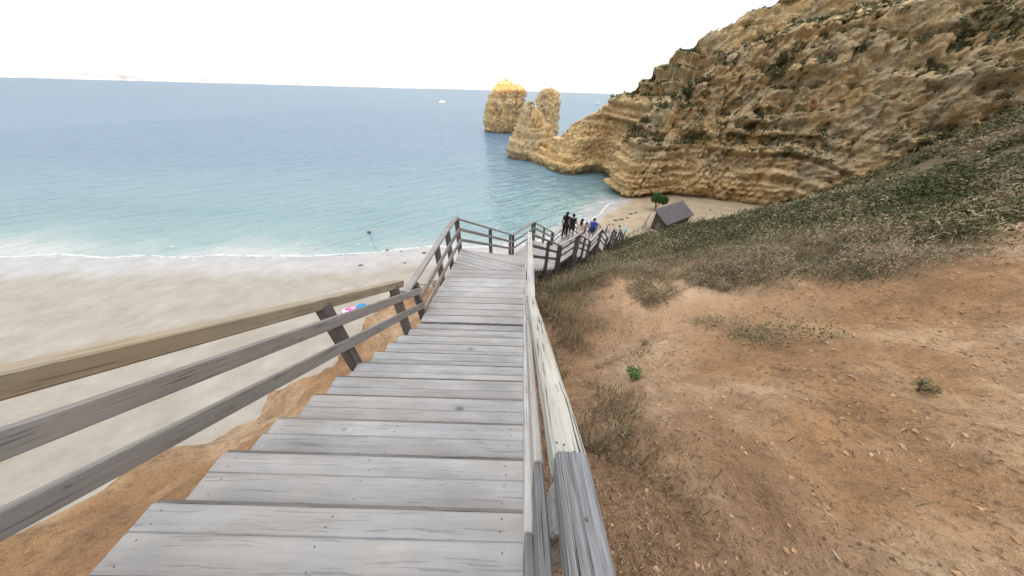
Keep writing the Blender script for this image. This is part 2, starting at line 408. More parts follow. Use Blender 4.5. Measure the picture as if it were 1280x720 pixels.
# foam: ragged patches of froth lying along the edge of the water
m_foam = plain('sea_foam', (.60,.61,.61), .6, .15, 3)
def resample(poly, step):
    seg = np.hypot(*np.diff(poly, axis=0).T); L = np.concatenate([[0], np.cumsum(seg)]); t = np.arange(0, L[-1], step)
    return np.stack([np.interp(t, L, poly[:, 0]), np.interp(t, L, poly[:, 1])], 1), t
sp, st = resample(SHORE[3:14], .22)
ker = np.ones(31)/31
spx = np.convolve(np.pad(sp[:, 0], 15, 'edge'), ker, 'valid'); spy = np.convolve(np.pad(sp[:, 1], 15, 'edge'), ker, 'valid')
tx = np.gradient(spx); ty = np.gradient(spy); ln = np.hypot(tx, ty); nx_, ny_ = -ty/ln, tx/ln
offs = np.arange(-2.4, 6.5, .22)
FX = spx[:, None]+nx_[:, None]*offs; FY = spy[:, None]+ny_[:, None]*offs
FZ = np.maximum(land(FX, FY), ZSEA)+.02
wv = 1.3*pn(st/9, st*0+.5)[:, None]
fo = fbm(FX*.8, FY*.8, 1.1, 3)
edge = np.exp(-((offs[None]-wv)/.55)**2) + .50*np.exp(-((offs[None]-3.6-1.6*wv)/.40)**2)*(pn(st/14, st*0+4.5)[:, None] > -.05)
keep = (edge + .55*fo) > .66
fidx = gridF(FX.shape[0], FX.shape[1]); kf = keep.ravel()[fidx].sum(1) >= 3
o = raw_mesh('foam', np.stack([FX, FY, FZ], -1).reshape(-1, 3), fidx[kf], m_foam, smooth=True)
tag(o, 'white broken foam washing along the edge of the beach', 'foam', kind='stuff')

# ------------------------------------------------------------------ cliffs and sea stacks
m, nt, p = mat('cliff_rock', .9, .2)
geo = nt.new('ShaderNodeNewGeometry'); P = geo.outputs['Position']
sep = nt.new('ShaderNodeSeparateXYZ'); nt.link(P, sep.inputs[0])
warp = nt.noise(P, .10, 4, .6); wr2 = nt.noise(P, .5, 4, .6)
zz = nt.math('ADD', sep.outputs[2], nt.math('ADD', nt.math('MULTIPLY', warp, 7.0), nt.math('MULTIPLY', wr2, 1.6)))
cz = nt.new('ShaderNodeCombineXYZ'); nt.link(nt.math('MULTIPLY', zz, .42), cz.inputs[2])
st1 = nt.noise(cz.outputs[0], 1.0, 5, .7)
col = nt.ramp(st1, [(.30, (.36,.235,.12)), (.40, (.58,.40,.205)), (.46, (.68,.50,.28)), (.50, (.45,.305,.16)), (.545, (.66,.49,.27)), (.60, (.76,.62,.42)), (.65, (.52,.37,.205)), (.74, (.63,.465,.265))])
g1 = nt.noise(P, .16, 5, .65); g2 = nt.noise(P, .75, 6, .7); g3 = nt.noise(P, 2.6, 5, .7)
gold = nt.noise(P, .11, 3, .5)
col = nt.mix(nt.math('MULTIPLY', nt.ramp(gold, [(.44, (0,0,0)), (.60, (1,1,1))]), .5), col, (.66,.48,.26))
gm = nt.attr('grey').outputs['Fac']
gf = nt.math('MULTIPLY', nt.ramp(nt.math('ADD', nt.math('MULTIPLY', g1, .6), nt.math('MULTIPLY', g2, .4)), [(.40, (0,0,0)), (.58, (1,1,1))]), nt.math('ADD', .16, nt.math('MULTIPLY', gm, .8)), clamp=True)
col = nt.mix(gf, col, nt.ramp(g3, [(.36, (.28,.245,.19)), (.5, (.41,.365,.285)), (.66, (.52,.465,.37))]))
col = nt.mix(nt.math('MULTIPLY', nt.ramp(g2, [(.60, (0,0,0)), (.72, (1,1,1))]), .5), col, (.19,.13,.08))
col = nt.mix(nt.math('MULTIPLY', nt.ramp(g3, [(.56, (0,0,0)), (.70, (1,1,1))]), .5), col, (.62,.50,.34))
col = nt.mix(nt.math('MULTIPLY', nt.ramp(g3, [(.34, (1,1,1)), (.44, (0,0,0))]), .55), col, (.10,.07,.045))
# wave-wetted dark foot
foot = nt.ramp(nt.math('ADD', sep.outputs[2], nt.math('MULTIPLY', g2, 2.0)), [(0, (0,0,0)), (1, (1,1,1))])
fr = nt.new('ShaderNodeMapRange'); fr.inputs[1].default_value = -25.2; fr.inputs[2].default_value = -23.4; fr.inputs[3].default_value = 1; fr.inputs[4].default_value = 0
nt.link(nt.math('ADD', sep.outputs[2], nt.math('MULTIPLY', g2, 1.4)), fr.inputs[0])
col = nt.mix(nt.math('MULTIPLY', fr.outputs[0], .8), col, (.07,.055,.04))
# scrub growing on ledges and tops
vg = nt.attr('scrub').outputs['Fac']
vcol = nt.ramp(g3, [(.35, (.045,.055,.028)), (.55, (.10,.105,.055)), (.7, (.17,.155,.085))])
vm = nt.math('MULTIPLY', nt.ramp(nt.math('ADD', vg, nt.math('MULTIPLY', nt.math('SUBTRACT', g2, .5), 1.6)), [(.45, (0,0,0)), (.60, (1,1,1))]), .85)
col = nt.mix(vm, col, vcol)
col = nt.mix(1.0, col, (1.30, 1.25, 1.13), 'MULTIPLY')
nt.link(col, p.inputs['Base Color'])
hb = nt.math('ADD', nt.math('MULTIPLY', g2, .8), nt.math('ADD', nt.math('MULTIPLY', g3, .35), nt.math('MULTIPLY', st1, 1.2)))
nt.link(nt.bump(hb, 1.0, 1.3), p.inputs['Normal'])
M['rock'] = m

def rock_disp(V, amp=1.0, strata=1.0, seed=0.):
    """displace an (a,b,3) grid of points horizontally/outwards with noise, ledges and gullies"""
    du = np.gradient(V, axis=0); dv = np.gradient(V, axis=1)
    n = np.cross(du, dv); ln = np.linalg.norm(n, axis=-1, keepdims=True); n = n/np.maximum(ln, 1e-6)
    x, y, z = V[..., 0], V[..., 1], V[..., 2]
    big = fbm(x*.09, y*.09, z*.07+seed, 3); mid = fbm(x*.28, y*.28, z*.2+seed, 3); sml = fbm(x*.9, y*.9, z*.9+seed, 3)
    gul = -np.abs(fbm(x*.20, y*.20, z*.03+seed, 2))
    zw = z + 2.2*fbm(x*.05, y*.05, seed, 2)
    led = pn(zw*.0+3.3, zw*.42+seed, .5) + .6*pn(zw*0+7.3, zw*1.05+seed, .5)
    rdg = .5-np.abs(fbm(x*.45, y*.45, z*.30+seed, 3)); fin = fbm(x*1.9, y*1.9, z*1.6+seed, 2)
    led = led*(.35+1.1*sst(-.35, .35, fbm(x*.07, y*.07, z*.05+seed+9, 3))); crk = -1.3*sst(.10, .0, np.abs(pn(x*.16+.6*mid, y*.16, z*.02+seed)))
    d = crk*amp + amp*(2.2*big + 1.7*mid + 1.0*sml + 1.9*gul + 1.5*rdg + .45*fin) + strata*1.1*led
    notch = sst(-22.4, -25.0, z)*-1.9
    face = 1-np.clip(np.abs(n[..., 2]), 0, 1)**2
    out = V + n*(d*(0.35+.65*face)+notch*face)[..., None]
    return out
def grey_scrub(V, top, seedv=0.):
    x, y, z = V[..., 0], V[..., 1], V[..., 2]
    du = np.gradient(V, axis=0); dv = np.gradient(V, axis=1); n = np.cross(du, dv)
    nz = np.abs(n[..., 2])/np.maximum(np.linalg.norm(n, axis=-1), 1e-6)
    return nz
def loft(rings, n=140, seed=0., amp=1.0, strata=1.0, sub=6, sup=2.6, top_rag=0.):
    """closed rock from rings (z, cx, cy, rx, ry)"""
    R = np.array(rings, float)
    t = np.linspace(0, len(R)-1, (len(R)-1)*sub+1); K = np.arange(len(R))
    C = [np.interp(t, K, R[:, i]) for i in range(5)]
    a = np.linspace(0, 2*PI, n, endpoint=False)
    ca, sa = np.cos(a), np.sin(a)
    rad = (np.abs(ca)**sup + np.abs(sa)**sup)**(-1/sup)
    z, cx, cy, rx, ry = [c[None, :] for c in C]
    V = np.stack([cx + rx*(ca*rad)[:, None], cy + ry*(sa*rad)[:, None], z + 0*a[:, None]], -1)
    Vp = np.concatenate([V[-3:], V, V[:3]], 0)
    V = rock_disp(Vp, amp, strata, seed)[3:-3]
    if top_rag:
        k = sst(.75, 1, np.linspace(0, 1, V.shape[1]))[None]
        V[..., 2] += top_rag*k*(fbm(V[..., 0]*.25, V[..., 1]*.25, seed, 3)*1.6)
    nz = grey_scrub(V, 0)
    nv = V.shape[1]
    F = gridF(n, nv); wrap = np.stack([(n-1)*nv+np.arange(nv-1), np.arange(nv-1), np.arange(1, nv), (n-1)*nv+np.arange(1, nv)], 1)
    F = np.concatenate([F, wrap])
    Vf = V.reshape(-1, 3); top = V[:, -1].mean(0); Vf = np.concatenate([Vf, top[None]]); ti = len(Vf)-1
    i = np.arange(n); j = (i+1) % n
    cap = np.stack([i*nv+nv-1, j*nv+nv-1, np.full(n, ti), np.full(n, ti)], 1)
    return Vf, F, cap[:, :3], nz.ravel()
def rock_obj(name, data, grey, scrubtop, m=None):
    Vf, F, cap, nz = data
    g = np.full(len(Vf), grey, np.float32); s = np.zeros(len(Vf), np.float32)
    s[:len(nz)] = scrubtop*sst(.55, .95, nz)
    s[-1] = scrubtop
    me = bpy.data.meshes.new(name)
    o = Vector(Vf[:len(nz)].mean(0)); o.z = ZSEA
    me.from_pydata((Vf-np.array(o)).tolist(), [], F.tolist()+cap.tolist())
    for nm, a in (('grey', g), ('scrub', s)):
        at = me.attributes.new(nm, 'FLOAT', 'POINT'); at.data.foreach_set('value', a)
    me.polygons.foreach_set('use_smooth', [True]*len(me.polygons)); me.materials.append(m or M['rock']); me.update()
    ob = bpy.data.objects.new(name, me); COL.objects.link(ob); ob.location = o
    return ob
# left stack, 236 m off, its crown catching the last sun
D1 = loft([(-30,-22.6,236,14.8,13),(-26,-22.6,236,14.4,12.5),(-21,-22.5,236,14.0,12),(-14,-21.8,236,13.9,11.5),(-7,-20.2,236,13.2,10.5),(-3,-18.8,236,12.0,9.5),(-.5,-17.8,236,11.0,9),
           (1.2,-18.0,236,10.2,8.4),(2.8,-18.6,236,8.4,7),(4.2,-19.2,236,5.6,4.8)], 220, 4.1, 1.05, .8, 8, 2.4, 1.9)
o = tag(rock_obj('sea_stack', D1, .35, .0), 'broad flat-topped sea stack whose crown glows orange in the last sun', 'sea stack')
D1b = loft([(.8,-19.4,235,4.2,3.4),(3.2,-19.5,235,3.0,2.6),(5.0,-19.9,235,1.9,1.7),(6.6,-20.0,235,1.1,1.0),(7.4,-20.0,235,.5,.5)], 56, 8.8, .45, .3, 6, 2.2, .5)
c = rock_obj('crown_pinnacle', D1b, .1, 0); w_ = c.location.copy(); c.parent = o; c.location = w_-o.location
D2 = loft([(-30,10.6,208,7.8,7.5),(-26,10.5,208,7.5,7.2),(-20,10.5,208,7.6,7.2),(-12,10.4,208,7.5,7),(-6,10.0,208,6.8,6.5),(-2,9.5,208,5.8,5.6),(.2,9.3,208,4.4,4.4),(1.4,9.2,208,2.4,2.4)], 160, 1.3, .75, .7, 8, 2.3, .6)
tag(rock_obj('sea_stack', D2, .45, .25), 'slim round-topped sea stack, just right of the wider sunlit one', 'sea stack')
# pinnacle at the tip of the headland
D3 = loft([(-30,1.8,141,13.4,11),(-26,1.6,141,13.0,10.5),(-22.5,1.5,141,12.4,10),(-19,1.6,141,10.6,8.5),(-15,1.4,141,8.6,7),(-11,.8,141,6.2,5.5),(-7.5,.0,141,3.7,3.4),(-5.2,-.7,141,1.8,1.9),(-3.9,-.9,141,.7,.8)], 180, 6.6, .75, .9, 7, 2.1, .3)
tag(rock_obj('rock_pinnacle', D3, .75, .35), 'pointed grey-brown rock pinnacle at the tip of the headland', 'rock')

def cr(P, n):
    """Catmull-Rom through rows of P, n samples"""
    P = np.asarray(P, float); k = len(P); t = np.linspace(0, k-1, n); i = np.clip(np.floor(t).astype(int), 0, k-2); f = (t-i)[:, None]
    Q = np.concatenate([[2*P[0]-P[1]], P, [2*P[-1]-P[-2]]]); a, b, c, d = Q[i], Q[i+1], Q[i+2], Q[i+3]
    return .5*((2*b)+(-a+c)*f+(2*a-5*b+4*c-d)*f**2+(-a+3*b-3*c+d)*f**3)
def wall(st, n, nv, nb, seed, amp, strata, pw=.55, greyf=None):
    """a cliff swept along stations (bx,by, rx,ry,rz, kx,ky,kz): foot, rim, and the ground behind the rim"""
    A = cr(st, n)
    v = np.linspace(0, 1, nv)[None, :]; b = A[:, None, 0:2]; r = A[:, None, 2:4]; rz = A[:, 4][:, None]; zf = -29.0
    h = v**.92; ins = np.clip(h, 0, 1)**(1/pw)
    x = b[..., 0]+(r[..., 0]-b[..., 0])*ins; y = b[..., 1]+(r[..., 1]-b[..., 1])*ins; z = zf+(rz-zf)*h
    w = np.linspace(0, 1, nb+1)[None, 1:]; k = A[:, None, 5:7]; kz = A[:, 7][:, None]
    x2 = r[..., 0]+(k[..., 0]-r[..., 0])*w; y2 = r[..., 1]+(k[..., 1]-r[..., 1])*w; z2 = rz+(kz-rz)*w
    V = np.stack([np.concatenate([x, x2], 1), np.concatenate([y, y2], 1), np.concatenate([z, z2], 1)], -1)
    return rock_disp(V, amp, strata, seed)
def wall_obj(name, V, greyf, scrubf):
    nz = grey_scrub(V, 0); x, y, z = V[..., 0], V[..., 1], V[..., 2]
    o = raw_mesh(name, V.reshape(-1, 3), gridF(V.shape[0], V.shape[1]), M['rock'],
                 {'grey': np.clip(greyf(x, y, z), 0, 1), 'scrub': np.clip(scrubf(x, y, z, nz), 0, 1)}, True)
    return tag(o, kind='structure')
# promontory: foot, rim, land behind
H1 = [(-3,134, 2,140,-19, 6,150,-28), (4,122, 6,133,-17.5, 14,146,-28), (9,113, 10.5,126,-17.0, 22,142,-28), (15,107.5, 15.5,119,-10.5, 30,138,-28), (20,109.0, 21.0,116,-7.4, 42,136,-24),
      (25.5,113, 26,116.5,-4.2, 56,138,-8), (29.5,111, 30.5,113,-.8, 66,140,0), (33,104, 34,108,2.6, 80,140,6), (38,96, 38.5,103,8.0, 92,140,16), (44,90, 47,100,13.5, 105,140,22), (58,86, 62,97,20, 120,140,26), (78,84, 82,95,23, 135,138,30), (100,78, 104,90,26, 160,130,34)]
V = wall(H1, 430, 150, 40, 2.2, .62, 2.3, .55)
wall_obj('headland', V, lambda x, y, z: sst(-13, 0, z+3*fbm(x*.1, y*.1, 1, 2))*.8, lambda x, y, z, nz: sst(.62, .95, nz)*.7*sst(-10, 2, z))
# nearer buttress, then the cliff that closes the cove on the right
H2 = [(31,100, 33.5,101,-16, 36,104,-26), (28.2,92, 32.0,95.5,-9.0, 40,104,-12), (28.5,85.5, 34.0,91,-4.5, 46,104,-2), (33,81.5, 37.8,88.5,-.2, 52,102,4), (40,82.5, 43.5,87,5.0, 60,102,10), (47,83, 51,88.5,9.5, 72,104,16),
      (56,80, 60,86,13, 84,104,20), (68,72, 73,79,15.5, 100,96,22), (80,60, 86,67,17, 112,84,24), (90,44, 97,50,18, 124,60,26), (98,26, 106,30,19, 134,34,27), (104,4, 113,6,20, 142,6,28)]
V = wall(H2, 560, 160, 36, 5.7, .85, 1.7, .5)
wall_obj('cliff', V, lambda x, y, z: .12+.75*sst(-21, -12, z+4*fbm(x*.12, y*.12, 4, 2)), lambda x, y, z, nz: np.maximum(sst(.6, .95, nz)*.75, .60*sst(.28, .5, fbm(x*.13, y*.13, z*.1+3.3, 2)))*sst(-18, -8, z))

# ------------------------------------------------------------------ boardwalk
ROT20 = Vector((math.sin(math.radians(20)), math.cos(math.radians(20)), 0))
# nearest flight
t0 = empty('wooden_staircase', (-.83, 0, -1.45), 'nearest flight of broad weathered grey plank steps leading down from the viewer', 'stairs')
TSK = .049   # the treads sit slightly askew to the stringers
for k in range(-6, 12):
    yk = .047+.2795*k; z = stair_z(yk)
    mb = MB(); zr = random.uniform(-.003, .003)
    xl = -1.755+random.uniform(-.02, .02); xr = .085+random.uniform(-.006, .006)
    sk = TSK*(xr-xl)
    mb.beam((xl, yk-.0535-sk, z-.022), (xr, yk-.0535+random.uniform(-.002, .002), z-.022+zr), .106, .042, c=.006, seg=10, wob=.0005)
    mb.beam((xl+random.uniform(-.02, .02), yk-.176-sk, z-.018), (xr, yk-.176, z-.018), .138, .042, c=.009, seg=10, wob=.0005)
    mb.beam((xl+.01, yk+.007-sk, z-.028), (xr-.004, yk+.007, z-.028), .016, .040, c=.002, seg=4, mi=1)  # dark strip added at the far edge, standing in for the nosing's shadow line
    for xn in (-1.66, -.85, -.03):
        for yn, zn in ((yk-.03, -.0005), (yk-.075, -.0005), (yk-.135, .0035), (yk-.215, .0035)):
            ax = xn+random.uniform(-.012, .012); ay = yn+random.uniform(-.006, .006)+TSK*(xn-.08)
            mb.tube([(ax, ay, z-.006), (ax, ay, z+zn)], [.0042, .0036], 8, 2)
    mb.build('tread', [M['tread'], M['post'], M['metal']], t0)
for x in (-1.68, -.84, -.02):
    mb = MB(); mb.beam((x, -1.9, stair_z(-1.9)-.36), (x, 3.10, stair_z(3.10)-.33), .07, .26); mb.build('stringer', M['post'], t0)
# ramp
t1 = empty('wooden_walkway', (-.83, 4.2, -3.35), 'gently sloping plank walkway between the nearest steps and the first landing', 'walkway')
mb = MB(); y = 3.165
for i in range(10):
    w = .205; z = ramp_z(y+w)-.02
    mb.beam((-1.755+random.uniform(-.015, .015), y+w/2-TSK*1.84, z+.008), (.085, y+w/2, z+.008+random.uniform(-.003, .003)), w-.016, .04, c=.007, seg=8, wob=.0006, up=(0,.11,1)); y += w
mb.build('deck', M['deck'], t1)
for x in (-1.66, -.02):
    mb = MB(); mb.beam((x, 3.13, ramp_z(3.13)-.16), (x, 5.3, ramp_z(5.3)-.16), .07, .2); mb.build('joist', M['post'], t1)
# first landing: boards square to the next flight
def clip(poly, a, b, c):
    out = []
    for i in range(len(poly)):
        p, q = poly[i], poly[(i+1) % len(poly)]; dp = a*p[0]+b*p[1]-c; dq = a*q[0]+b*q[1]-c
        if dp <= 0: out.append(p)
        if dp*dq < 0: s = dp/(dp-dq); out.append((p[0]+(q[0]-p[0])*s, p[1]+(q[1]-p[1])*s))
    return out
def landing(name, label, poly, z, head, bw=.14, cat='landing', mname='deck', skirt=True):
    cx = sum(p[0] for p in poly)/len(poly); cy = sum(p[1] for p in poly)/len(poly)
    t = empty(name, (cx, cy, z), label, cat)
    hx, hy = math.sin(head), math.cos(head)
    lo = min(p[0]*hx+p[1]*hy for p in poly); hi = max(p[0]*hx+p[1]*hy for p in poly)
    mb = MB(); s = lo
    while s < hi-.02:
        q = clip(clip(poly, -hx, -hy, -s), hx, hy, s+bw-.012)
        if len(q) >= 3:
            off = (random.uniform(0,90), random.uniform(0,90), random.uniform(0,90)); r = random.random(); n = len(q); dz = random.uniform(-.002, .002)
            ar = sum(q[i][0]*q[(i+1)%n][1]-q[(i+1)%n][0]*q[i][1] for i in range(n))
            if ar < 0: q = q[::-1]
            if abs(ar) > .004:
                vs = [(x, y, z+dz) for x, y in q]+[(x, y, z-.04) for x, y in q]
                gs = [(x*hy-y*hx+off[0], x*hx+y*hy+off[1], v[2]+off[2]) for v in vs for x, y in [v[:2]]]
                fs = [tuple(range(n)), tuple(range(2*n-1, n-1, -1))]+[(i, n+i, n+(i+1)%n, (i+1)%n) for i in range(n)]
                mb.add(vs, fs, gs, r)
        s += bw
    mb.build('deck', M[mname], t)
    n = len(poly)
    if skirt:
        for i in range(n):
            a, b = Vector((*poly[i], z-.115)), Vector((*poly[(i+1)%n], z-.115)); c0 = Vector((cx, cy, z-.115))
            if (b-a).length < .3: continue
            d = (b-a).normalized(); nn = Vector((d.y, -d.x, 0)); nn = nn if nn.dot(c0-a) > 0 else -nn
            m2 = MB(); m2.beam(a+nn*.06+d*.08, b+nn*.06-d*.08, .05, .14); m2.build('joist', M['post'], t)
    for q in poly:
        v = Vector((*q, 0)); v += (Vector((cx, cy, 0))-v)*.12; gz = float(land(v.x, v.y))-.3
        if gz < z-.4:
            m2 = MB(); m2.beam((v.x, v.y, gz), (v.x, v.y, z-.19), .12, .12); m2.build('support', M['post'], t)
    return t
landing('wooden_landing', 'first landing of the boardwalk, with boards turning to the right', [(-1.755,5.15),(.085,5.235),(.08,5.54),(-1.74,6.20)], ramp_z(5.26)-.01, math.radians(20))
FLAB = {0: ('second flight of the boardwalk, dropping right from the first landing', 'flight'), 2: ('third flight of plank steps, just before the group in dark and pink clothes', 'f'),
        4: ('fourth flight of plank steps, just above the man in blue', 'f'), 6: ('fifth flight of plank steps, narrow beyond the man in blue', 'f'), 8: ('sixth flight of plank steps, by the walker in a white top', 'f'),
        10: ('seventh flight of plank steps, low on the slope behind the scrub', 'f'), 12: ('eighth flight of plank steps, low on the slope behind the scrub above the sand', 'f'), 14: ('lowest flight of plank steps, ending on the sand', 'f')}
LLAB = {1: 'second landing of the boardwalk, below the dark railing', 3: 'third landing, where the walkers in black and pink stand', 5: 'fourth landing, where the man in blue stands', 7: 'fifth landing, seen edge-on beyond the man in blue',
        9: 'sixth landing, half hidden by scrub near the walker in white', 11: 'seventh landing, behind the scrub lower down', 13: 'last landing, closest to the sand'}
def lerp(a, b, t): return tuple(x+(y-x)*t for x, y in zip(a, b))
for i in range(len(NODES)-1):
    (n0, o0, z0), (n1, o1, z1) = NODES[i], NODES[i+1]
    if abs(z0-z1) > .1:
        c = Vector((*lerp(n0, o0, .5), z0))
        t = empty('wooden_staircase', c, FLAB[i][0], 'stairs')
        ns = max(3, round((z0-z1)/.165)); up = .165
        for k in range(1, ns+1):
            a, b = k/ns, (k-1)/ns
            z = z0+(z1-z0)*(k/ns)+ (0.0 if k < ns else .004)
            p0, p1 = lerp(n0, n1, a), lerp(o0, o1, a); q0, q1 = lerp(n0, n1, b), lerp(o0, o1, b)
            mid0, mid1 = Vector((*lerp(p0, q0, .5), z-.02)), Vector((*lerp(p1, q1, .5), z-.02))
            w = ((Vector(p0)-Vector(q0)).length+(Vector(p1)-Vector(q1)).length)/2+.03
            mb = MB(); mb.beam(mid1, mid0, w, .04, seg=4, wob=.0008); mb.build('tread', M['deck'], t)
        for s in (.04, .96):
            a = Vector((*lerp(n0, o0, s), z0-.26)); b = Vector((*lerp(n1, o1, s), z1-.22))
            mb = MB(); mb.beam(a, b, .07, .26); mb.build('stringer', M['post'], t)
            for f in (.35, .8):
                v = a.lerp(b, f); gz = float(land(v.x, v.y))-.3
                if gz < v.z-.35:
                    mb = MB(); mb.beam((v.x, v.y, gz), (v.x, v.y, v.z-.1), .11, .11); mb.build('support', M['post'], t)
    else:
        head = math.atan2(n1[0]-n0[0], n1[1]-n0[1])
        landing('wooden_landing', LLAB[i], [n0, n1, o1, o0], z0, head)

# railings ---------------------------------------------------------------
def railing(label, posts, tops, rails, tw=.115, tt=.055, rw=.035, rh=.10, pm='post', rm='rail', tm='rail', sink=.75, pw=.105, inner=(0,0), pin=None):
    """posts: (x,y,z_deck,h); tops: polyline of the top rail (top face); rails: heights below: list of polylines"""
    b = posts[0]; t = empty('wooden_railing', (b[0], b[1], b[2]), label, 'railing')
    for x, y, z, h in posts:
        gz = float(land(x, y))-.25; lo = min(z-.3, max(gz, z-2.6))
        mb = MB(); mb.beam((x, y, lo), (x, y, z+h), pw, pw, up=(0,1,0), c=.008, seg=5, wob=.001); mb.build('post', M[pm], t)
    for a, c in zip(tops[:-1], tops[1:]):
        mb = MB(); mb.beam(Vector(a)-Vector((0,0,tt/2)), Vector(c)-Vector((0,0,tt/2)), tw, tt, c=.009, seg=10, wob=.0012); mb.build('top_rail', M[tm], t)
    for nm, pl in rails:
        for a, c in zip(pl[:-1], pl[1:]):
            mb = MB(); mb.beam(a, c, rw, rh, c=.006, seg=8, wob=.0012); mb.build(nm, M[rm], t)
    return t
# left railing of the nearest flight
xl = -1.815
def sz(y, h): return stair_z(y)+h
ps = [(xl, y, stair_z(y), .80) for y in (-1.2, -.1, 1.64, 2.76)]
railing('tan-topped railing on the left of the nearest steps', ps, [(xl-.02, -1.7, sz(-1.7,.86)), (xl-.02, 2.98, sz(2.98,.86))],
        [('middle_rail', [(xl+.075, -1.7, sz(-1.7,.60)), (xl+.075, 3.34, sz(3.34,.60))]), ('lower_rail', [(xl+.075, -1.7, sz(-1.7,.28)), (xl+.075, 3.34, sz(3.34,.28))])],
        tw=.12, tt=.10, tm='beam_tan', rh=.11)
# left railing of the ramp and landing
def rz(y, h): return ramp_z(y)+h
ps = [(xl, 3.36, rz(3.36,0), .62), (xl, 4.62, rz(4.62,0), .82), (xl, 5.42, rz(5.42,0), .88), (-1.80, 6.26, -3.56, .90)]
railing('grey railing on the left of the sloping walkway, up to the corner post', ps, [(xl, 3.02, -2.52), (xl, 5.45, rz(5.45,.93)), (-1.80, 6.30, -3.56+.94)],
        [('middle_rail', [(xl+.07, 3.30, rz(3.3,.36)), (xl+.07, 5.5, rz(5.5,.60)), (-1.73, 6.22, -3.56+.62)]), ('lower_rail', [(xl+.07, 3.34, rz(3.34,.04)), (xl+.07, 5.5, rz(5.5,.28)), (-1.73, 6.22, -3.56+.30)])], tw=.12, tt=.045, rm='rail')
# right railing of the nearest flight: dark beam, pale cracked beam, two narrow boards
tR = empty('wooden_railing', (.145, .2, -1.56), 'cracked thick handrail on the right of the nearest steps, half grey and half pale', 'railing')
xb = .150; HB = .87; yj = .215
def zb_(y): return stair_z(y)+HB
mb = MB(); a = Vector((xb, yj+.026, zb_(yj+.026)-.0485)); b = Vector((xb-.035, 2.35, zb_(2.35)-.045)); mb.beam(a, b, .088, .09, c=.010, seg=26, wob=.0012); mb.build('pale_handrail', M['beam_pale'], tR)
mb = MB(); mb.beam(Vector((xb+.012, -1.6, zb_(yj)-.042+.31*1.815)), Vector((xb-.001, yj+.04, zb_(yj)-.046-.31*.04)), .080, .092, c=.009, seg=20, wob=.0012); mb.build('grey_handrail', M['beam_grey'], tR)
for nm, x0, h, ym in (('lower_rail', .070, .36, .15), ('middle_rail', .087, .63, .29)):
    mb = MB(); mb.beam((x0, ym+.003, stair_z(ym)+h), (x0-.012, 3.22, stair_z(3.22)+h+.02), .030, .11, seg=14, wob=.001); mb.build(nm, M['rail_pale'], tR)
    mb = MB(); mb.beam((x0+.002, -1.6, stair_z(-1.6)+h), (x0, ym, stair_z(ym)+h-.006), .030, .11, seg=10, wob=.001); mb.build(nm, M['rail_grey'], tR)
for y in (-1.1, .17, 1.75, 3.1):
    z = stair_z(y); mb = MB(); mb.beam((xb-.006, y, z-.75), (xb-.006-.02*max(0, y)/3, y, z+HB-.095), .085, .095, up=(0,1,0), seg=4); mb.build('post', M['rail_grey'], tR)
mb = MB()
for x, y in ((.118, .30), (.137, .295), (.158, .275), (.152, .13)):
    z = zb_(y)+(.002 if y > yj else -.001); mb.tube([(x, y, z-.003), (x, y, z+.002)], [.0038, .003], 8)
mb.build('screw', M['metal'], tR)
# right railing of the ramp
xr = .115
ps = [(xr, 3.75, rz(3.75,0), .84), (xr-.01, 5.42, rz(5.42,0), .86)]
railing('pale straight railing on the right of the sloping walkway', ps, [(xb-.035, 2.355, zb_(2.35)-.002), (xr-.01, 5.50, rz(5.5,.93))],
        [('middle_rail', [(.075, 3.225, rz(3.225,.60)), (.05, 5.5, rz(5.5,.60))]), ('lower_rail', [(.06, 3.225, rz(3.225,.30)), (.045, 5.5, rz(5.5,.30))])], tw=.10, tt=.08, tm='rail_pale', rm='rail_pale', rw=.03, rh=.09)
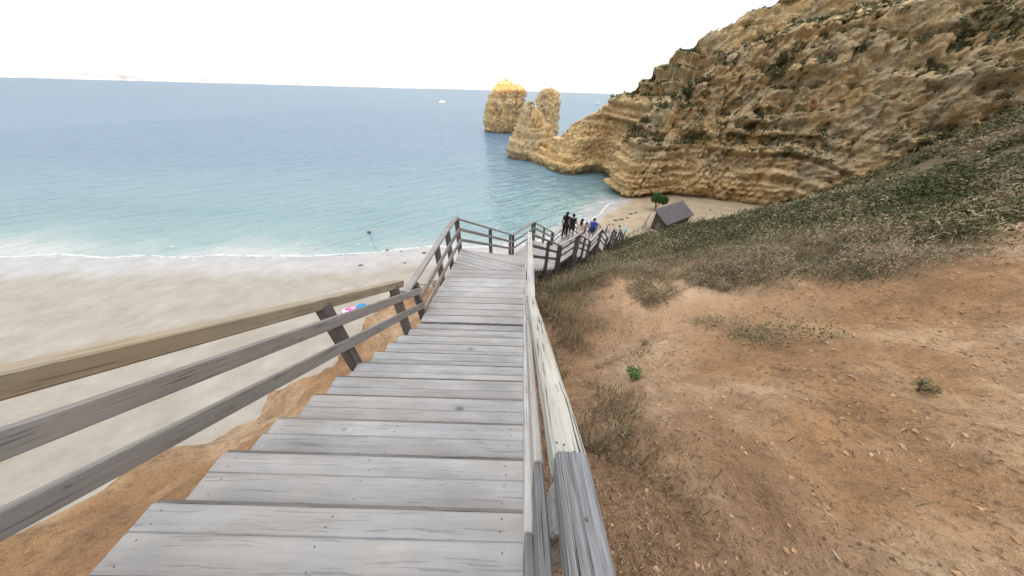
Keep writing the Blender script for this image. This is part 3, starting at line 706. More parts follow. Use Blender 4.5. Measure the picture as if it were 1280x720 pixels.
# railings along the far sections, one run per side and section
OL = {0: 'dark railing closing the seaward side of the first landing and second flight', 1: 'short railing rising seaward of the second landing', 2: 'seaward railing of the third flight, ahead of the group in black and pink',
      3: 'seaward railing behind the group in black and pink', 4: 'seaward railing beside the man in blue'}
IL = {0: 'dark hill-side railing of the second flight, right of the pale straight railing', 1: 'hill-side railing rising along the second landing', 2: 'hill-side railing falling beside the third flight, by the walkers in pink',
      3: 'pale-topped hill-side railing just in front of the man in blue', 4: 'hill-side railing of the fourth flight, first dark zigzag after the man in blue', 5: 'rising hill-side railing past the man in blue', 6: 'second dark falling zigzag railing beyond the man in blue',
      7: 'rising zigzag railing before the walker in white', 8: 'dark falling railing below the walker in white'}
for i in range(len(NODES)-1):
    (n0, o0, z0), (n1, o1, z1) = NODES[i], NODES[i+1]
    flat = abs(z0-z1) < .1
    for side, LB in ((1, OL), (0, IL)):
        a = Vector((*(o0 if side else n0), z0)); b = Vector((*(o1 if side else n1), z1))
        d = (b-a); hd = Vector((d.x, d.y, 0)).normalized(); out = Vector((-hd.y, hd.x, 0))*(1 if side else -1)
        a = a+out*.05; b = b+out*.05
        L = Vector((d.x, d.y)).length; n = 2 if L < 2.6 else (3 if L < 4.5 else 4)
        e0 = .10/L; pp = []
        for k in range(n):
            s = (.12/L if (k == 0 and i > 0) else (0 if k == 0 else k/(n-1)))
            if k == n-1: s = 1-.12/L
            if i == 0 and side and k == 0: continue
            v = a.lerp(b, s); pp.append((v.x, v.y, v.z, .86))
        lab = LB.get(i, ('seaward' if side else 'hill-side')+' railing of the boardwalk low on the slope, '+['fifth flight','','sixth flight','','sixth landing','seventh flight','seventh landing','eighth flight','last landing','lowest flight'][max(0, min(9, i-5))])
        if i == 5 and side: lab = 'seaward railing of the fourth landing, past the man in blue'
        if i == 6 and side: lab = 'seaward railing of the fifth flight, past the man in blue'
        if i == 7 and side: lab = 'seaward railing of the fifth landing, before the walker in white'
        if i == 8 and side: lab = 'seaward railing of the sixth flight, at the walker in white'
        h = Vector((0,0,.93)); ex = hd*.05
        railing(lab, pp, [a-ex*(0 if i == 0 else .6)+h, b+ex+h],
                [('middle_rail', [a-out*.06+Vector((0,0,.62)), b-out*.06+Vector((0,0,.62))]), ('lower_rail', [a-out*.06+Vector((0,0,.31)), b-out*.06+Vector((0,0,.31))])], tw=.11, tt=.05, rh=.085,
                tm='rail' if i != 3 else 'rail_pale', rm='post' if not side else 'rail')

exec_parts = True
# ------------------------------------------------------------------ vegetation
def foliage_mat(name, stops, trans=.15, rough=.75):
    m, nt, p = mat(name, rough, .25)
    a = nt.attr('tone').outputs['Fac']; nt.link(nt.ramp(a, stops), p.inputs['Base Color'])
    p.inputs['Transmission Weight'].default_value = 0
    return m
def leaves(C, size, asp, tone, up=.3, rs=rng, curl=0.0):
    """C (n,3) centres -> quads (diamond leaf) arrays"""
    n = len(C); d = rs.normal(size=(n, 3)); d[:, 2] = d[:, 2]*.7+up; d /= np.linalg.norm(d, axis=1, keepdims=True)
    r = rs.normal(size=(n, 3)); s = np.cross(d, r); s /= np.maximum(np.linalg.norm(s, axis=1, keepdims=True), 1e-6)
    L = (size*rs.uniform(.6, 1.4, n))[:, None]; W = L*asp
    V = np.stack([C-d*L*.5, C+s*W*.5, C+d*L*.5, C-s*W*.5], 1).reshape(-1, 3)
    F = np.arange(n*4).reshape(-1, 4)
    return V, F, tone
M['scrub'] = foliage_mat('scrub_leaves', [(0, (.05,.058,.024)), (.25, (.10,.105,.045)), (.45, (.16,.145,.075)), (.65, (.25,.20,.12)), (.85, (.34,.265,.175)), (1, (.42,.34,.245))])
M['green'] = foliage_mat('green_leaves', [(0, (.02,.045,.012)), (.5, (.05,.11,.025)), (1, (.10,.17,.05))])
M['fresh'] = foliage_mat('fresh_leaves', [(0, (.06,.12,.03)), (.5, (.13,.23,.07)), (1, (.24,.34,.14))])
M['litter'] = foliage_mat('litter', [(0, (.09,.055,.035)), (.4, (.20,.125,.075)), (.7, (.34,.23,.14)), (1, (.55,.45,.34))])
M['bark'] = plain('bark', (.12,.085,.06), .9, .4, 14)

def scrub_field(n, seed):
    rs = np.random.default_rng(seed)
    # candidate spots on the hill, thinned with distance
    r = 2.5+58*rs.random(n*6)**1.35; az = np.radians(rs.uniform(-8, 84, n*6))
    x = r*np.sin(az); y = r*np.cos(az)
    z, hill, beach, sd, u, l = land(x, y, parts=True)
    v = veg_mask(x, y, u)
    v = np.maximum(v, sst(1.9, .6, u)*sst(2.4, 3.8, y)*.75)
    v = np.maximum(v, .8*sst(.18, .4, fbm(x*.55, y*.55, 71.0, 2))*sst(2.2, 3.4, y)*sst(5, 3, u))
    dens = v*sst(.05, .3, hill-beach)*(u > .35)*np.where(u < .8, .6, 1) * sst(-.5, .05, fbm(x*.5, y*.5, 31.0, 2))
    k = rs.random(n*6) < dens
    x, y, z, r, u = [a[k][:n] for a in (x, y, z, r, u)]
    return x, y, z, r, u, rs
def build_scrub():
    x, y, z, r, u, rs = scrub_field(3800, 3)
    Vs, Fs, Ts = [], [], []; off = 0
    kind = fbm(x*.28, y*.28, 44.0, 3)+rs.normal(0, .16, len(x))
    for i in range(len(x)):
        near = r[i] < 9
        R = (rs.uniform(.16, .42) if near else rs.uniform(.35, .85)); H = R*rs.uniform(.65, 1.15)
        bushy = rs.random() < .14 and u[i] > 1.2 and not near
        if bushy: R *= 1.55; H *= 1.7
        if u[i] < 2: R *= .75; H *= .85
        n = int(np.clip(330*R*(10/max(r[i], 6))**.5*1.2, 60, 420)) if not near else int(520*R+80)
        th = rs.uniform(0, 2*PI, n); rad = R*np.sqrt(rs.random(n)); hz = H*(1-(rad/R)**2*.8)
        lump = 1+.35*np.sin(th*rs.integers(2, 5)+rs.uniform(0, 6))
        zz = hz*lump*(.35+.65*rs.random(n)**.5)
        cx = x[i]+rad*np.cos(th)*lump; cy = y[i]+rad*np.sin(th)*rs.uniform(.7, 1.1)
        gz = z[i] + (cy-y[i])*-.5 + (cx-x[i])*.2
        C = np.stack([cx, cy, gz+zz-.05], 1)
        base = np.clip(.47+.95*kind[i]+rs.normal(0, .19), .03, .97)
        if bushy: base = rs.uniform(.02, .22)
        tone = np.clip(base+rs.normal(0, .13, n), 0, 1)
        dry = kind[i] > .12 and not bushy
        V, F, T = leaves(C, (.045 if near else .085)*(1.7 if dry else 1.0)*np.ones(n)*max(.75, min(2.4, r[i]/13)), (.16 if dry else .42), tone, .55 if dry else .25, rs)
        Vs.append(V); Fs.append(F+off); Ts.append(T); off += len(V)
    # farther up the cove the same scrub in bigger clumps
    n2 = 5200; r2 = 52+95*rs.random(n2); a2 = np.radians(rs.uniform(22, 84, n2)); x2 = r2*np.sin(a2); y2 = r2*np.cos(a2)
    z2, h2, b2, s2, u2, l2 = land(x2, y2, parts=True); k = (h2 > b2+.5)*(rs.random(n2) < .25+.75*sst(-.2, .2, fbm(x2*.12, y2*.12, 3.9, 3)))*(u2 > 6); x2, y2, z2, r2 = x2[k], y2[k], z2[k], r2[k]
    kd = fbm(x2*.1, y2*.1, 44.0, 3)
    for i in range(len(x2)):
        R = rs.uniform(.7, 1.9); q = 60; d = rs.normal(size=(q, 3)); d /= np.linalg.norm(d, axis=1, keepdims=True)
        C = np.array([x2[i], y2[i], z2[i]+.1])+d*R*rs.random((q, 1))**.4*[1, 1, .55]
        V, F, T = leaves(C, .42*np.ones(q), .5, np.clip(.40+.9*kd[i]+rs.normal(0, .1)+rs.normal(0, .1, q), 0, 1), .25, rs)
        Vs.append(V); Fs.append(F+off); Ts.append(T); off += len(V)
    o = raw_mesh('hillside_scrub', np.concatenate(Vs), np.concatenate(Fs), M['scrub'], face_attrs={'tone': np.concatenate(Ts)})
    print('scrub quads', len(o.data.polygons))
    tag(o, 'low olive and brown coastal scrub covering the hillside right of the boardwalk', 'scrub', kind='stuff')
build_scrub()
sx0, sy0 = 1.47, 2.0   # where the small green plant stands clear of the dry grass
def build_grass():
    rs = np.random.default_rng(21); n = 52000
    r = 1.2+24*rs.random(n*3)**1.5; az = np.radians(rs.uniform(-6, 88, n*3)); x = r*np.sin(az); y = r*np.cos(az)
    z, hill, beach, sd, u, l = land(x, y, parts=True)
    v = veg_mask(x, y, u)
    tuft = sst(.0, .35, fbm(x*1.3, y*1.3, 3.3, 3))
    d = (u > .12)*np.maximum(np.maximum(v*.8, sst(2.3, .2, u)*.8*sst(-.25, .3, fbm(x*1.3, y*1.3, 3.3, 3))*sst(.2, 2.6, y)), 0)
    d = d*(np.hypot(x-sx0, y-sy0) > .42)
    k = rs.random(n*3) < d
    x, y, z, r, u, tuft = [a[k][:n] for a in (x, y, z, r, u, tuft)]; n = len(x)
    h = rs.uniform(.08, .34, n)*(.5+.7*tuft)*np.where(y < 3.0, .55, 1); a = rs.uniform(0, 2*PI, n); lean = rs.uniform(.1, .7, n)
    tip = np.stack([x+np.cos(a)*lean*h, y+np.sin(a)*lean*h, z+h], 1); mid = np.stack([x+np.cos(a)*lean*h*.35, y+np.sin(a)*lean*h*.35, z+h*.55], 1)
    w = (.0022+.00055*r)[:, None]; s = np.stack([-np.sin(a), np.cos(a), 0*a], 1)
    b0 = np.stack([x, y, z-.03], 1)
    V = np.stack([b0-s*w, b0+s*w, mid+s*w*.8, tip, mid-s*w*.8], 1).reshape(-1, 3)
    i = np.arange(n)*5
    F = np.concatenate([np.stack([i, i+1, i+2, i+4], 1), np.stack([i+4, i+2, i+3, i+3], 1)])
    F2 = F[:n]; tri = np.stack([i+4, i+2, i+3], 1)
    tone = np.clip(rs.normal(.62, .17, n)+.2*fbm(x*.6, y*.6, 7.7, 2), 0, 1)
    me_F = np.concatenate([F2, np.concatenate([tri, tri[:, 2:3]], 1)])
    # build with quads, tips as separate thin quads
    tipq = np.stack([i+4, i+2, i+3, i+3], 1)
    V2 = V.copy(); extra = tip+s*w*.15
    V2 = np.concatenate([V2, extra]); j = len(V)+np.arange(n)
    F3 = np.concatenate([F2, np.stack([i+4, i+2, j, i+3], 1)])
    o = raw_mesh('dry_grass', V2, F3, M['scrub'], face_attrs={'tone': np.concatenate([tone, tone])})
    tag(o, 'thin dry grass and dead stems between scrub and bare soil', 'grass', kind='stuff')
build_grass()
def build_litter():
    rs = np.random.default_rng(5); n = 60000
    r = .5+11*rs.random(n)**1.25; az = np.radians(rs.uniform(-4, 100, n)); x = r*np.sin(az)+.2; y = r*np.cos(az)-.3
    z, hill, beach, sd, u, l = land(x, y, parts=True); v = veg_mask(x, y, u)
    cl = fbm(x*1.1, y*1.1, 15.5, 3)
    k = (u > .08)*(rs.random(n) < np.clip(.30+.9*cl+.6*sst(1.8, .2, u), .06, 1)); x, y, z, r = [a[k] for a in (x, y, z, r)]; n = len(x)
    C = np.stack([x, y, z+.006], 1); a = rs.uniform(0, 2*PI, n)
    d = np.stack([np.cos(a), np.sin(a), rs.uniform(-.5, .5, n)], 1); s = np.stack([-np.sin(a), np.cos(a), rs.uniform(-.3, .3, n)], 1)
    L = (rs.uniform(.003, .012, n)*(1+.14*r))[:, None]; tw = rs.random(n) < .6
    L = np.where(tw[:, None], L*2.3, L); W = np.where(tw[:, None], L*.09, L*rs.uniform(.35, .9, (n, 1)))
    V = np.stack([C-d*L, C+s*W+[0,0,.004], C+d*L, C-s*W], 1).reshape(-1, 3)
    tone = np.where(tw, np.clip(rs.normal(.58, .2, n), 0, 1), np.clip(rs.beta(1.5, 2.4, n), 0, 1))
    o = raw_mesh('leaf_litter', V, np.arange(n*4).reshape(-1, 4), M['litter'], face_attrs={'tone': tone})
    tag(o, 'dead leaves, twigs and chips strewn on the bare soil beside the steps', 'leaf litter', kind='stuff')
    # small stones and clods
    n = 15000; r = .5+14*rs.random(n)**1.2; az = np.radians(rs.uniform(-4, 100, n)); x = r*np.sin(az)+.2; y = r*np.cos(az)-.3
    z, hill, beach, sd, u, l = land(x, y, parts=True); k = (u > .1)*(rs.random(n) < np.clip(.45+fbm(x*.9, y*.9, 2.5, 2), .1, 1)); x, y, z, r = [q[k] for q in (x, y, z, r)]; n = len(x)
    base = np.array([(1,0,0),(-1,0,0),(0,1,0),(0,-1,0),(0,0,1),(0,0,-1)], float); tf = np.array([(0,2,4),(2,1,4),(1,3,4),(3,0,4),(2,0,5),(1,2,5),(3,1,5),(0,3,5)])
    sz_ = np.minimum(rs.gamma(1.5, .0052, n), .020)*(1+.07*r); sc = sz_[:, None, None]*rs.uniform(.6, 1.2, (n, 6, 1))
    a = rs.uniform(0, 2*PI, n); ca, sa = np.cos(a)[:, None], np.sin(a)[:, None]
    B = base[None]*sc; Bx = B[..., 0]*ca-B[..., 1]*sa; By = B[..., 0]*sa+B[..., 1]*ca
    V = np.stack([x[:, None]+Bx, y[:, None]+By, z[:, None]+B[..., 2]*.7+.002], -1).reshape(-1, 3)
    F = (np.arange(n)[:, None, None]*6+tf[None]).reshape(-1, 3)
    o = raw_mesh('soil_clods', V, F, M['clod'], smooth=False)
    tag(o, 'small stones and clods of orange earth scattered over the bare slope', 'stones', kind='stuff')
M['clod'] = plain('clod_earth', (.43,.27,.15), .95, .45, 9)
build_litter()
# dry brush on the sea-side slope
def build_left_brush():
    rs = np.random.default_rng(9); n = 900
    x = -2.2-24*rs.random(n)**1.2; y = rs.uniform(-6, 24, n)
    x = np.where(y > 6, x+ (y-6)*.32, x)
    z, hill, beach, sd, u, l = land(x, y, parts=True)
    k = (l > 1.0)*(np.hypot(x, y) > 5.5)*(hill > beach+.3)*(rs.random(n) < sst(-.15, .3, fbm(x*.3, y*.3, 2.7, 3))); x, y, z = x[k], y[k], z[k]
    Vs, Fs, Ts = [], [], []; off = 0
    for i in range(len(x)):
        R = rs.uniform(.18, .55); n = int(60+260*R)
        th = rs.uniform(0, 2*PI, n); rad = R*np.sqrt(rs.random(n))
        C = np.stack([x[i]+rad*np.cos(th), y[i]+rad*np.sin(th), land(x[i]+rad*np.cos(th), y[i]+rad*np.sin(th))+R*.7*rs.random(n)], 1)
        V, F, T = leaves(C, .10*np.ones(n), .3, np.clip(rs.normal(.5, .2)+rs.normal(0, .12, n), 0, 1), .4, rs)
        Vs.append(V); Fs.append(F+off); Ts.append(T); off += len(V)
    o = raw_mesh('slope_brush', np.concatenate(Vs), np.concatenate(Fs), M['scrub'], face_attrs={'tone': np.concatenate(Ts)})
    tag(o, 'sparse dry brush on the steep earth slope left of the boardwalk', 'brush', kind='stuff')
build_left_brush()
# scrub on cliff ledges and tops
def build_cliff_scrub():
    rs = np.random.default_rng(15); Vs, Fs, Ts = [], [], []; off = 0
    for nm in ('headland', 'cliff'):
        me = bpy.data.objects[nm].data; n = len(me.vertices); co = np.empty(n*3); me.vertices.foreach_get('co', co); co = co.reshape(-1, 3)
        s = np.empty(n, np.float32); me.attributes['scrub'].data.foreach_get('value', s)
        k = np.nonzero((s > .5) & (rs.random(n) < .085) & (co[:, 1] < 125))[0]
        for i in k:
            R = rs.uniform(.4, 1.2); q = 34; d = rs.normal(size=(q, 3)); d /= np.linalg.norm(d, axis=1, keepdims=True)
            C = co[i]+d*R*rs.random((q, 1))**.4*[1, 1, .7]
            V, F, T = leaves(C, .55*np.ones(q), .55, np.clip(rs.normal(.22, .14)+rs.normal(0, .1, q), 0, 1), .2, rs)
            Vs.append(V); Fs.append(F+off); Ts.append(T); off += len(V)
    for (cx_, cy_, cz_, R_, q) in ((31.4,93.5,-8.2,2.6,700), (33.5,92.2,-5.8,1.6,300), (-.7,140.5,-4.6,1.3,240), (40.5,88,1.6,1.9,380), (39,90,.2,1.4,200), (36.2,89.6,-2.4,1.2,160)):
        d = rs.normal(size=(q, 3)); d /= np.linalg.norm(d, axis=1, keepdims=True)
        C = np.array([cx_, cy_, cz_])+d*R_*rs.random((q, 1))**.45*[1.2, .9, .65]*(1+.35*fbm(d[:, :1]*2, d[:, 1:2]*2, d[:, 2:]*2, 2))
        V, F, T = leaves(C, .5*np.ones(q), .5, np.clip(.16+rs.normal(0, .12, q), 0, 1), .2, rs)
        Vs.append(V); Fs.append(F+off); Ts.append(T); off += len(V)
    o = raw_mesh('cliff_scrub', np.concatenate(Vs), np.concatenate(Fs), M['scrub'], face_attrs={'tone': np.concatenate(Ts)})
    tag(o, 'dark scrub clinging to the ledges and tops of the cliffs', 'scrub', kind='stuff')
build_cliff_scrub()

def bush(name, loc, R, H, n, leaf, asp, label, cat, trunk=0., seed=1, mtl='green', tonec=.5, up=.35):
    rs = np.random.default_rng(seed); t = empty(name, loc, label, cat)
    mb = MB(); L0 = Vector(loc); tips = []
    for i in range(9):
        a = 2*PI*i/9+rs.uniform(-.3, .3); q = rs.uniform(.3, .8)
        tip = L0+Vector((math.cos(a)*R*q, math.sin(a)*R*q, trunk+H*rs.uniform(.45, .8)))
        mid = L0+Vector((math.cos(a)*R*q*.3, math.sin(a)*R*q*.3, trunk*.9+H*.2)); tips.append(tip)
        mb.tube([L0+Vector((0,0,-.1)), L0+Vector((0,0,trunk*.6+.02)), mid, tip], [.05*R+.004, .045*R+.004, .025*R+.002, .008*R+.001], 6)
    mb.build('trunk' if trunk else 'stem', M['bark'], t)
    C = []
    for tip in tips:
        q = n//9; d = rs.normal(size=(q, 3)); d /= np.linalg.norm(d, axis=1, keepdims=True)
        C.append(np.array(tip)+d*rs.random((q, 1))**.5*np.array([R*.5, R*.5, H*.33]))
    C = np.concatenate(C); tone = np.clip(tonec+rs.normal(0, .22, len(C)), 0, 1)
    V, F, T = leaves(C, leaf*np.ones(len(C)), asp, tone, up, rs)
    o = raw_mesh('crown' if trunk else 'foliage', V-np.array(loc), F, M[mtl], face_attrs={'tone': T}); o.parent = t
    return t
LZ = lambda x, y: float(land(x, y))

# ------------------------------------------------------------------ small green plants and the beach tree
sx_, sy_ = 1.47, 2.0
bush('green_plant', (sx_, sy_, LZ(sx_, sy_)-.01), .085, .20, 430, .045, .22, 'small fresh green plant alone on the bare orange soil', 'plant', 0, 4, 'fresh', .5, 1.0)
for (x, y, lab, sd2) in ((1.0, 1.12, 'dry brown weed tuft on the soil close to the grey handrail', 5), (2.05, 2.9, 'dead brown weed tuft uphill of the small green plant', 6), (3.6, 1.5, 'olive weed tuft on the bare soil far to the right', 8)):
    bush('weed_tuft', (x, y, LZ(x, y)-.01), .09, .12, 260, .04, .16, lab, 'weed', 0, sd2, 'scrub', .62 if sd2 != 8 else .40, .6)
tz = LZ(35.2, 71.5); bush('beach_tree', (35.2, 71.5, tz), 2.1, 3.3, 6500, .30, .5, 'bright green bushy tree at the foot of the cliff beside the hut', 'tree', 1.0, 12, 'green', .5)

# ------------------------------------------------------------------ rocks on the shore
def shore_rock(name, x, y, z, r, h, seed, label, group=None, grey=.5):
    d = loft([(z-.3*h,x,y,r,r*.8),(z+.1*h,x,y,r*.98,r*.78),(z+.55*h,x+.05*r,y,r*.8,r*.62),(z+.9*h,x+.08*r,y,r*.5,r*.4),(z+h,x+.1*r,y,r*.15,r*.13)], 40, seed, .10*r, .05, 4, 2.3)
    o = rock_obj(name, d, grey, 0, M['srock']); o.location.z = ZSEA
    return tag(o, label, 'rock', group)
M['srock'] = plain('shore_rock', (.20,.17,.135), .85, .45, 2.5)
shore_rock('boulder', -34.8, 50.6, -26.1, 1.15, .75, 2.1, 'pale boulder sitting alone in the shallow water off the left beach')
for i, (x, y, r, h) in enumerate(((-27.5,43.6,.62,.30),(-24.5,43.3,.50,.28),(-19.7,43.0,.85,.30),(-21.7,38.6,.55,.22),(-22.5,38.9,.30,.16),(-29.3,37.3,.8,.18),(-26.2,41.5,.3,.14))):
    shore_rock('beach_rock', x, y, LZ(x, y)-.05, r, h, 3.3+i, ['low brown stone at the edge of the water, leftmost of three', 'small dark stone at the edge of the water, between two others', 'long flat brown stone at the edge of the water, nearest the corner post',
               'flat dark stone on the wet sand, the bigger of a close pair', 'tiny dark stone on the wet sand, the smaller of a close pair', 'flat half-buried stone on the sand at the far left', 'small pale stone alone on the wet sand'][i], 'stones along the left beach')
for i, (x, y, r, h) in enumerate(((20.3,60.6,.75,.35),(21.4,60.9,.6,.3),(22.6,63.6,1.0,.4),(24.2,64.3,1.3,.45),(26.0,65.2,.8,.35),(27.8,68.2,1.1,.5),(29.3,69.0,.9,.5))):
    shore_rock('beach_rock', x, y, LZ(x, y)-.05, r, h, 13.3+i, ['dark flat rock in the sand, nearest the boardwalk', 'small dark rock just right of the one nearest the boardwalk', 'dark flat rock in the middle of the cove sand, left of the largest', 'largest dark flat rock in the middle of the cove sand',
               'small rock between the largest one and the pair by the cliff', 'left one of the two dark rocks closest to the cliff', 'right one of the two dark rocks closest to the cliff'][i], 'dark rocks on the cove sand', .3)

# ------------------------------------------------------------------ boats
M['bwhite'] = plain('boat_white', (.80,.80,.78), .35, .04, 2, .5); M['bdark'] = plain('boat_glass', (.03,.04,.05), .15, .2, 2, .5)
def boat(x, y, rz, L, label):
    t = empty('motor_yacht', (x, y, ZSEA), label, 'boat'); t.rotation_euler.z = rz
    st = [(-.5,.30,.0),(-.3,.34,0),(0,.35,.02),(.25,.28,.06),(.42,.14,.12),(.5,.01,.16)]; vs, fs = [], []
    for a, hw, sh in st:
        hw *= .42; d = .11+sh*.35
        for yy, zz in ((-hw, d), (-hw*.85, .02), (-hw*.35, -.05), (hw*.35, -.05), (hw*.85, .02), (hw, d)): vs.append((a*L, yy*L, zz*L))
    for i in range(5):
        for j in range(5): fs.append((i*6+j, i*6+6+j, i*6+7+j, i*6+j+1))
        fs.append((i*6+5, i*6+11, i*6+6, i*6))
    fs.append((0,1,2,3,4,5)); mb = MB(); mb.add(vs, fs); mb.build('hull', M['bwhite'], None).parent = t
    def blk(nm, x0, x1, hw, z0, z1, rake, m):
        v = [(x0*L,-hw*L,z0*L),(x1*L,-hw*L,z0*L),(x1*L,hw*L,z0*L),(x0*L,hw*L,z0*L),((x0+.03)*L,-hw*.85*L,z1*L),((x1-rake)*L,-hw*.85*L,z1*L),((x1-rake)*L,hw*.85*L,z1*L),((x0+.03)*L,hw*.85*L,z1*L)]
        b = MB(); b.add(v, [(0,3,2,1),(4,5,6,7),(0,1,5,4),(1,2,6,5),(2,3,7,6),(3,0,4,7)]); b.build(nm, m, None).parent = t
    blk('cabin', -.30, .22, .105, .10, .19, .07, M['bwhite']); blk('window', -.24, .19, .108, .135, .165, .035, M['bdark']); blk('flybridge', -.22, .05, .085, .19, .27, .06, M['bwhite'])
    b = MB(); b.tube([(-.12*L,0,.26*L),(-.15*L,0,.42*L)], .008*L, 6); b.build('mast', M['bwhite'], None).parent = t
boat(-215.5, 742, .5, 14, 'white motor yacht far out on the open water, left of the sea stacks')
boat(192, 955, 2.6, 19, 'small white boat beyond the headland, right of the sea stacks')

# far coast on the horizon
m_coast = plain('far_coast', (.50,.50,.52), .9, .3, .002)
R0 = 15000; az = np.radians(np.linspace(-62, -17.5, 260)); prof = (55+120*np.clip(fbm(az*14, az*0+2.2, 0, 4)+.35, 0, 1))*sst(-17.5, -24, np.degrees(az))
rows = []
for f, g in ((0, 0), (250, .8), (600, 1), (1800, .7), (3000, 0)):
    rows.append(np.stack([(R0+f)*np.sin(az), (R0+f)*np.cos(az), ZSEA-2+prof*g], -1))
o = raw_mesh('far_coast', np.stack(rows, 1).reshape(-1, 3), gridF(len(az), 5), m_coast, None, True); tag(o, kind='structure')

# ------------------------------------------------------------------ things on the beach
M['blue'] = plain('blue_cloth', (.02,.28,.75), .7, .15, 4); M['turq'] = plain('turquoise_cloth', (.16,.62,.66), .7, .12, 4); M['pinkc'] = plain('pink_cloth', (.72,.10,.36), .8, .15, 4)
M['whitec'] = plain('white_cloth', (.75,.72,.72), .8, .08, 4); M['bag'] = plain('dark_cloth', (.03,.03,.04), .8, .3, 8); M['polem'] = plain('pale_pole', (.6,.6,.58), .5, .1, 8)
def parasol(loc, R, H, mname, label, tilt=(0, 0), rise=.38):
    t = empty('beach_parasol', loc, label, 'parasol'); up = Vector((tilt[0], tilt[1], 1)).normalized()
    a = up.orthogonal().normalized(); b = up.cross(a); top = Vector(loc)+up*H
    mb = MB(); mb.tube([Vector(loc)-up*.3, top], .022, 8); mb.build('pole', M['polem'], t)
    vs = [top]; n = 32; rings = 6; fs = []
    for k in range(1, rings+1):
        q = k/rings
        for j in range(n):
            th_ = 2*PI*j/n; sc = 1-.07*q*(1-abs(math.cos(4*th_)))
            vs.append(top+(a*math.cos(th_)+b*math.sin(th_))*R*q*sc-up*(R*rise*q**1.7))
    for j in range(n): fs.append((0, 1+j, 1+(j+1) % n))
    for k in range(rings-1):
        for j in range(n): fs.append((1+k*n+j, 1+(k+1)*n+j, 1+(k+1)*n+(j+1) % n, 1+k*n+(j+1) % n))
    mb = MB(); mb.add(vs, fs); o = mb.build('canopy', M[mname], t, True); sol = o.modifiers.new('thick', 'SOLIDIFY'); sol.thickness = .012
    mb = MB()
    for j in range(8):
        th_ = 2*PI*j/8; mb.tube([top-up*.03, top+(a*math.cos(th_)+b*math.sin(th_))*R*.95-up*(R*rise*.95+.02)], .008, 5)
    mb.build('rib', M['polem'], t)
parasol((-22.1, 25.2, LZ(-22.1, 25.2)), .72, .95, 'blue', 'bright blue parasol tilted low over the sand on the left beach', (.75, -.9), .8)
parasol((21.0, 52.2, LZ(21.0, 52.2)), .50, 2.75, 'turq', 'small turquoise parasol on a tall pale pole by the lowest steps', (.06, 0), 1.3)
# towel and bag
def towel(x, y, rz, L, W, label, m):
    gx = np.linspace(-L/2, L/2, 24); gy = np.linspace(-W/2, W/2, 14); A, B = np.meshgrid(gx, gy, indexing='ij')
    PX = x+A*math.cos(rz)-B*math.sin(rz); PY = y+A*math.sin(rz)+B*math.cos(rz)
    PZ = land(PX, PY)+.05+.03*fbm(PX*2.4, PY*2.4, 1.5, 3)
    o = raw_mesh('beach_towel', np.stack([PX, PY, PZ], -1).reshape(-1, 3), gridF(24, 14), m, None, True)
    s = o.modifiers.new('thick', 'SOLIDIFY'); s.thickness = .015; s.offset = 1
    return tag(o, label, 'towel')
m, nt, p = mat('patterned_towel', .9, .1); geo = nt.new('ShaderNodeNewGeometry')
vo = nt.new('ShaderNodeTexVoronoi', i_Scale=2.6); nt.link(geo.outputs['Position'], vo.inputs['Vector']); cs = nt.new('ShaderNodeSeparateColor'); nt.link(vo.outputs['Color'], cs.inputs[0])
r_ = nt.ramp(cs.outputs[0], [(.0, (.72,.10,.40)), (.35, (.75,.72,.74)), (.6, (.40,.10,.42)), (.8, (.78,.45,.58))]); r_.node.color_ramp.interpolation = 'CONSTANT'; nt.link(r_, p.inputs['Base Color']); M['towelp'] = m
towel(-23.5, 24.7, .5, 2.1, 1.3, 'pink, white and purple patterned beach towel beside the blue parasol', M['towelp'])
def beach_bag(x, y):
    z = LZ(x, y); t = empty('beach_bag', (x, y, z), 'small dark bag on the sand right of the blue parasol', 'bag')
    mb = MB(); vs, fs = [], []; n = 16
    for k, (zz, rx, ry) in enumerate(((0,.20,.11),(.05,.24,.14),(.20,.22,.13),(.30,.18,.06),(.32,.05,.02))):
        for j in range(n): vs.append((x+rx*math.cos(2*PI*j/n), y+ry*math.sin(2*PI*j/n), z+zz))
    for k in range(4):
        for j in range(n): fs.append((k*n+j, k*n+(j+1) % n, k*n+n+(j+1) % n, k*n+n+j))
    fs.append(tuple(range(n))); fs.append(tuple(4*n+j for j in range(n))); mb.add(vs, fs); mb.build('body', M['bag'], t, True)
    mb = MB(); mb.tube([(x-.12, y, z+.28), (x-.09, y, z+.42), (x, y, z+.47), (x+.09, y, z+.42), (x+.12, y, z+.28)], .012, 6); mb.build('handle', M['bag'], t)
beach_bag(-20.9, 25.5)

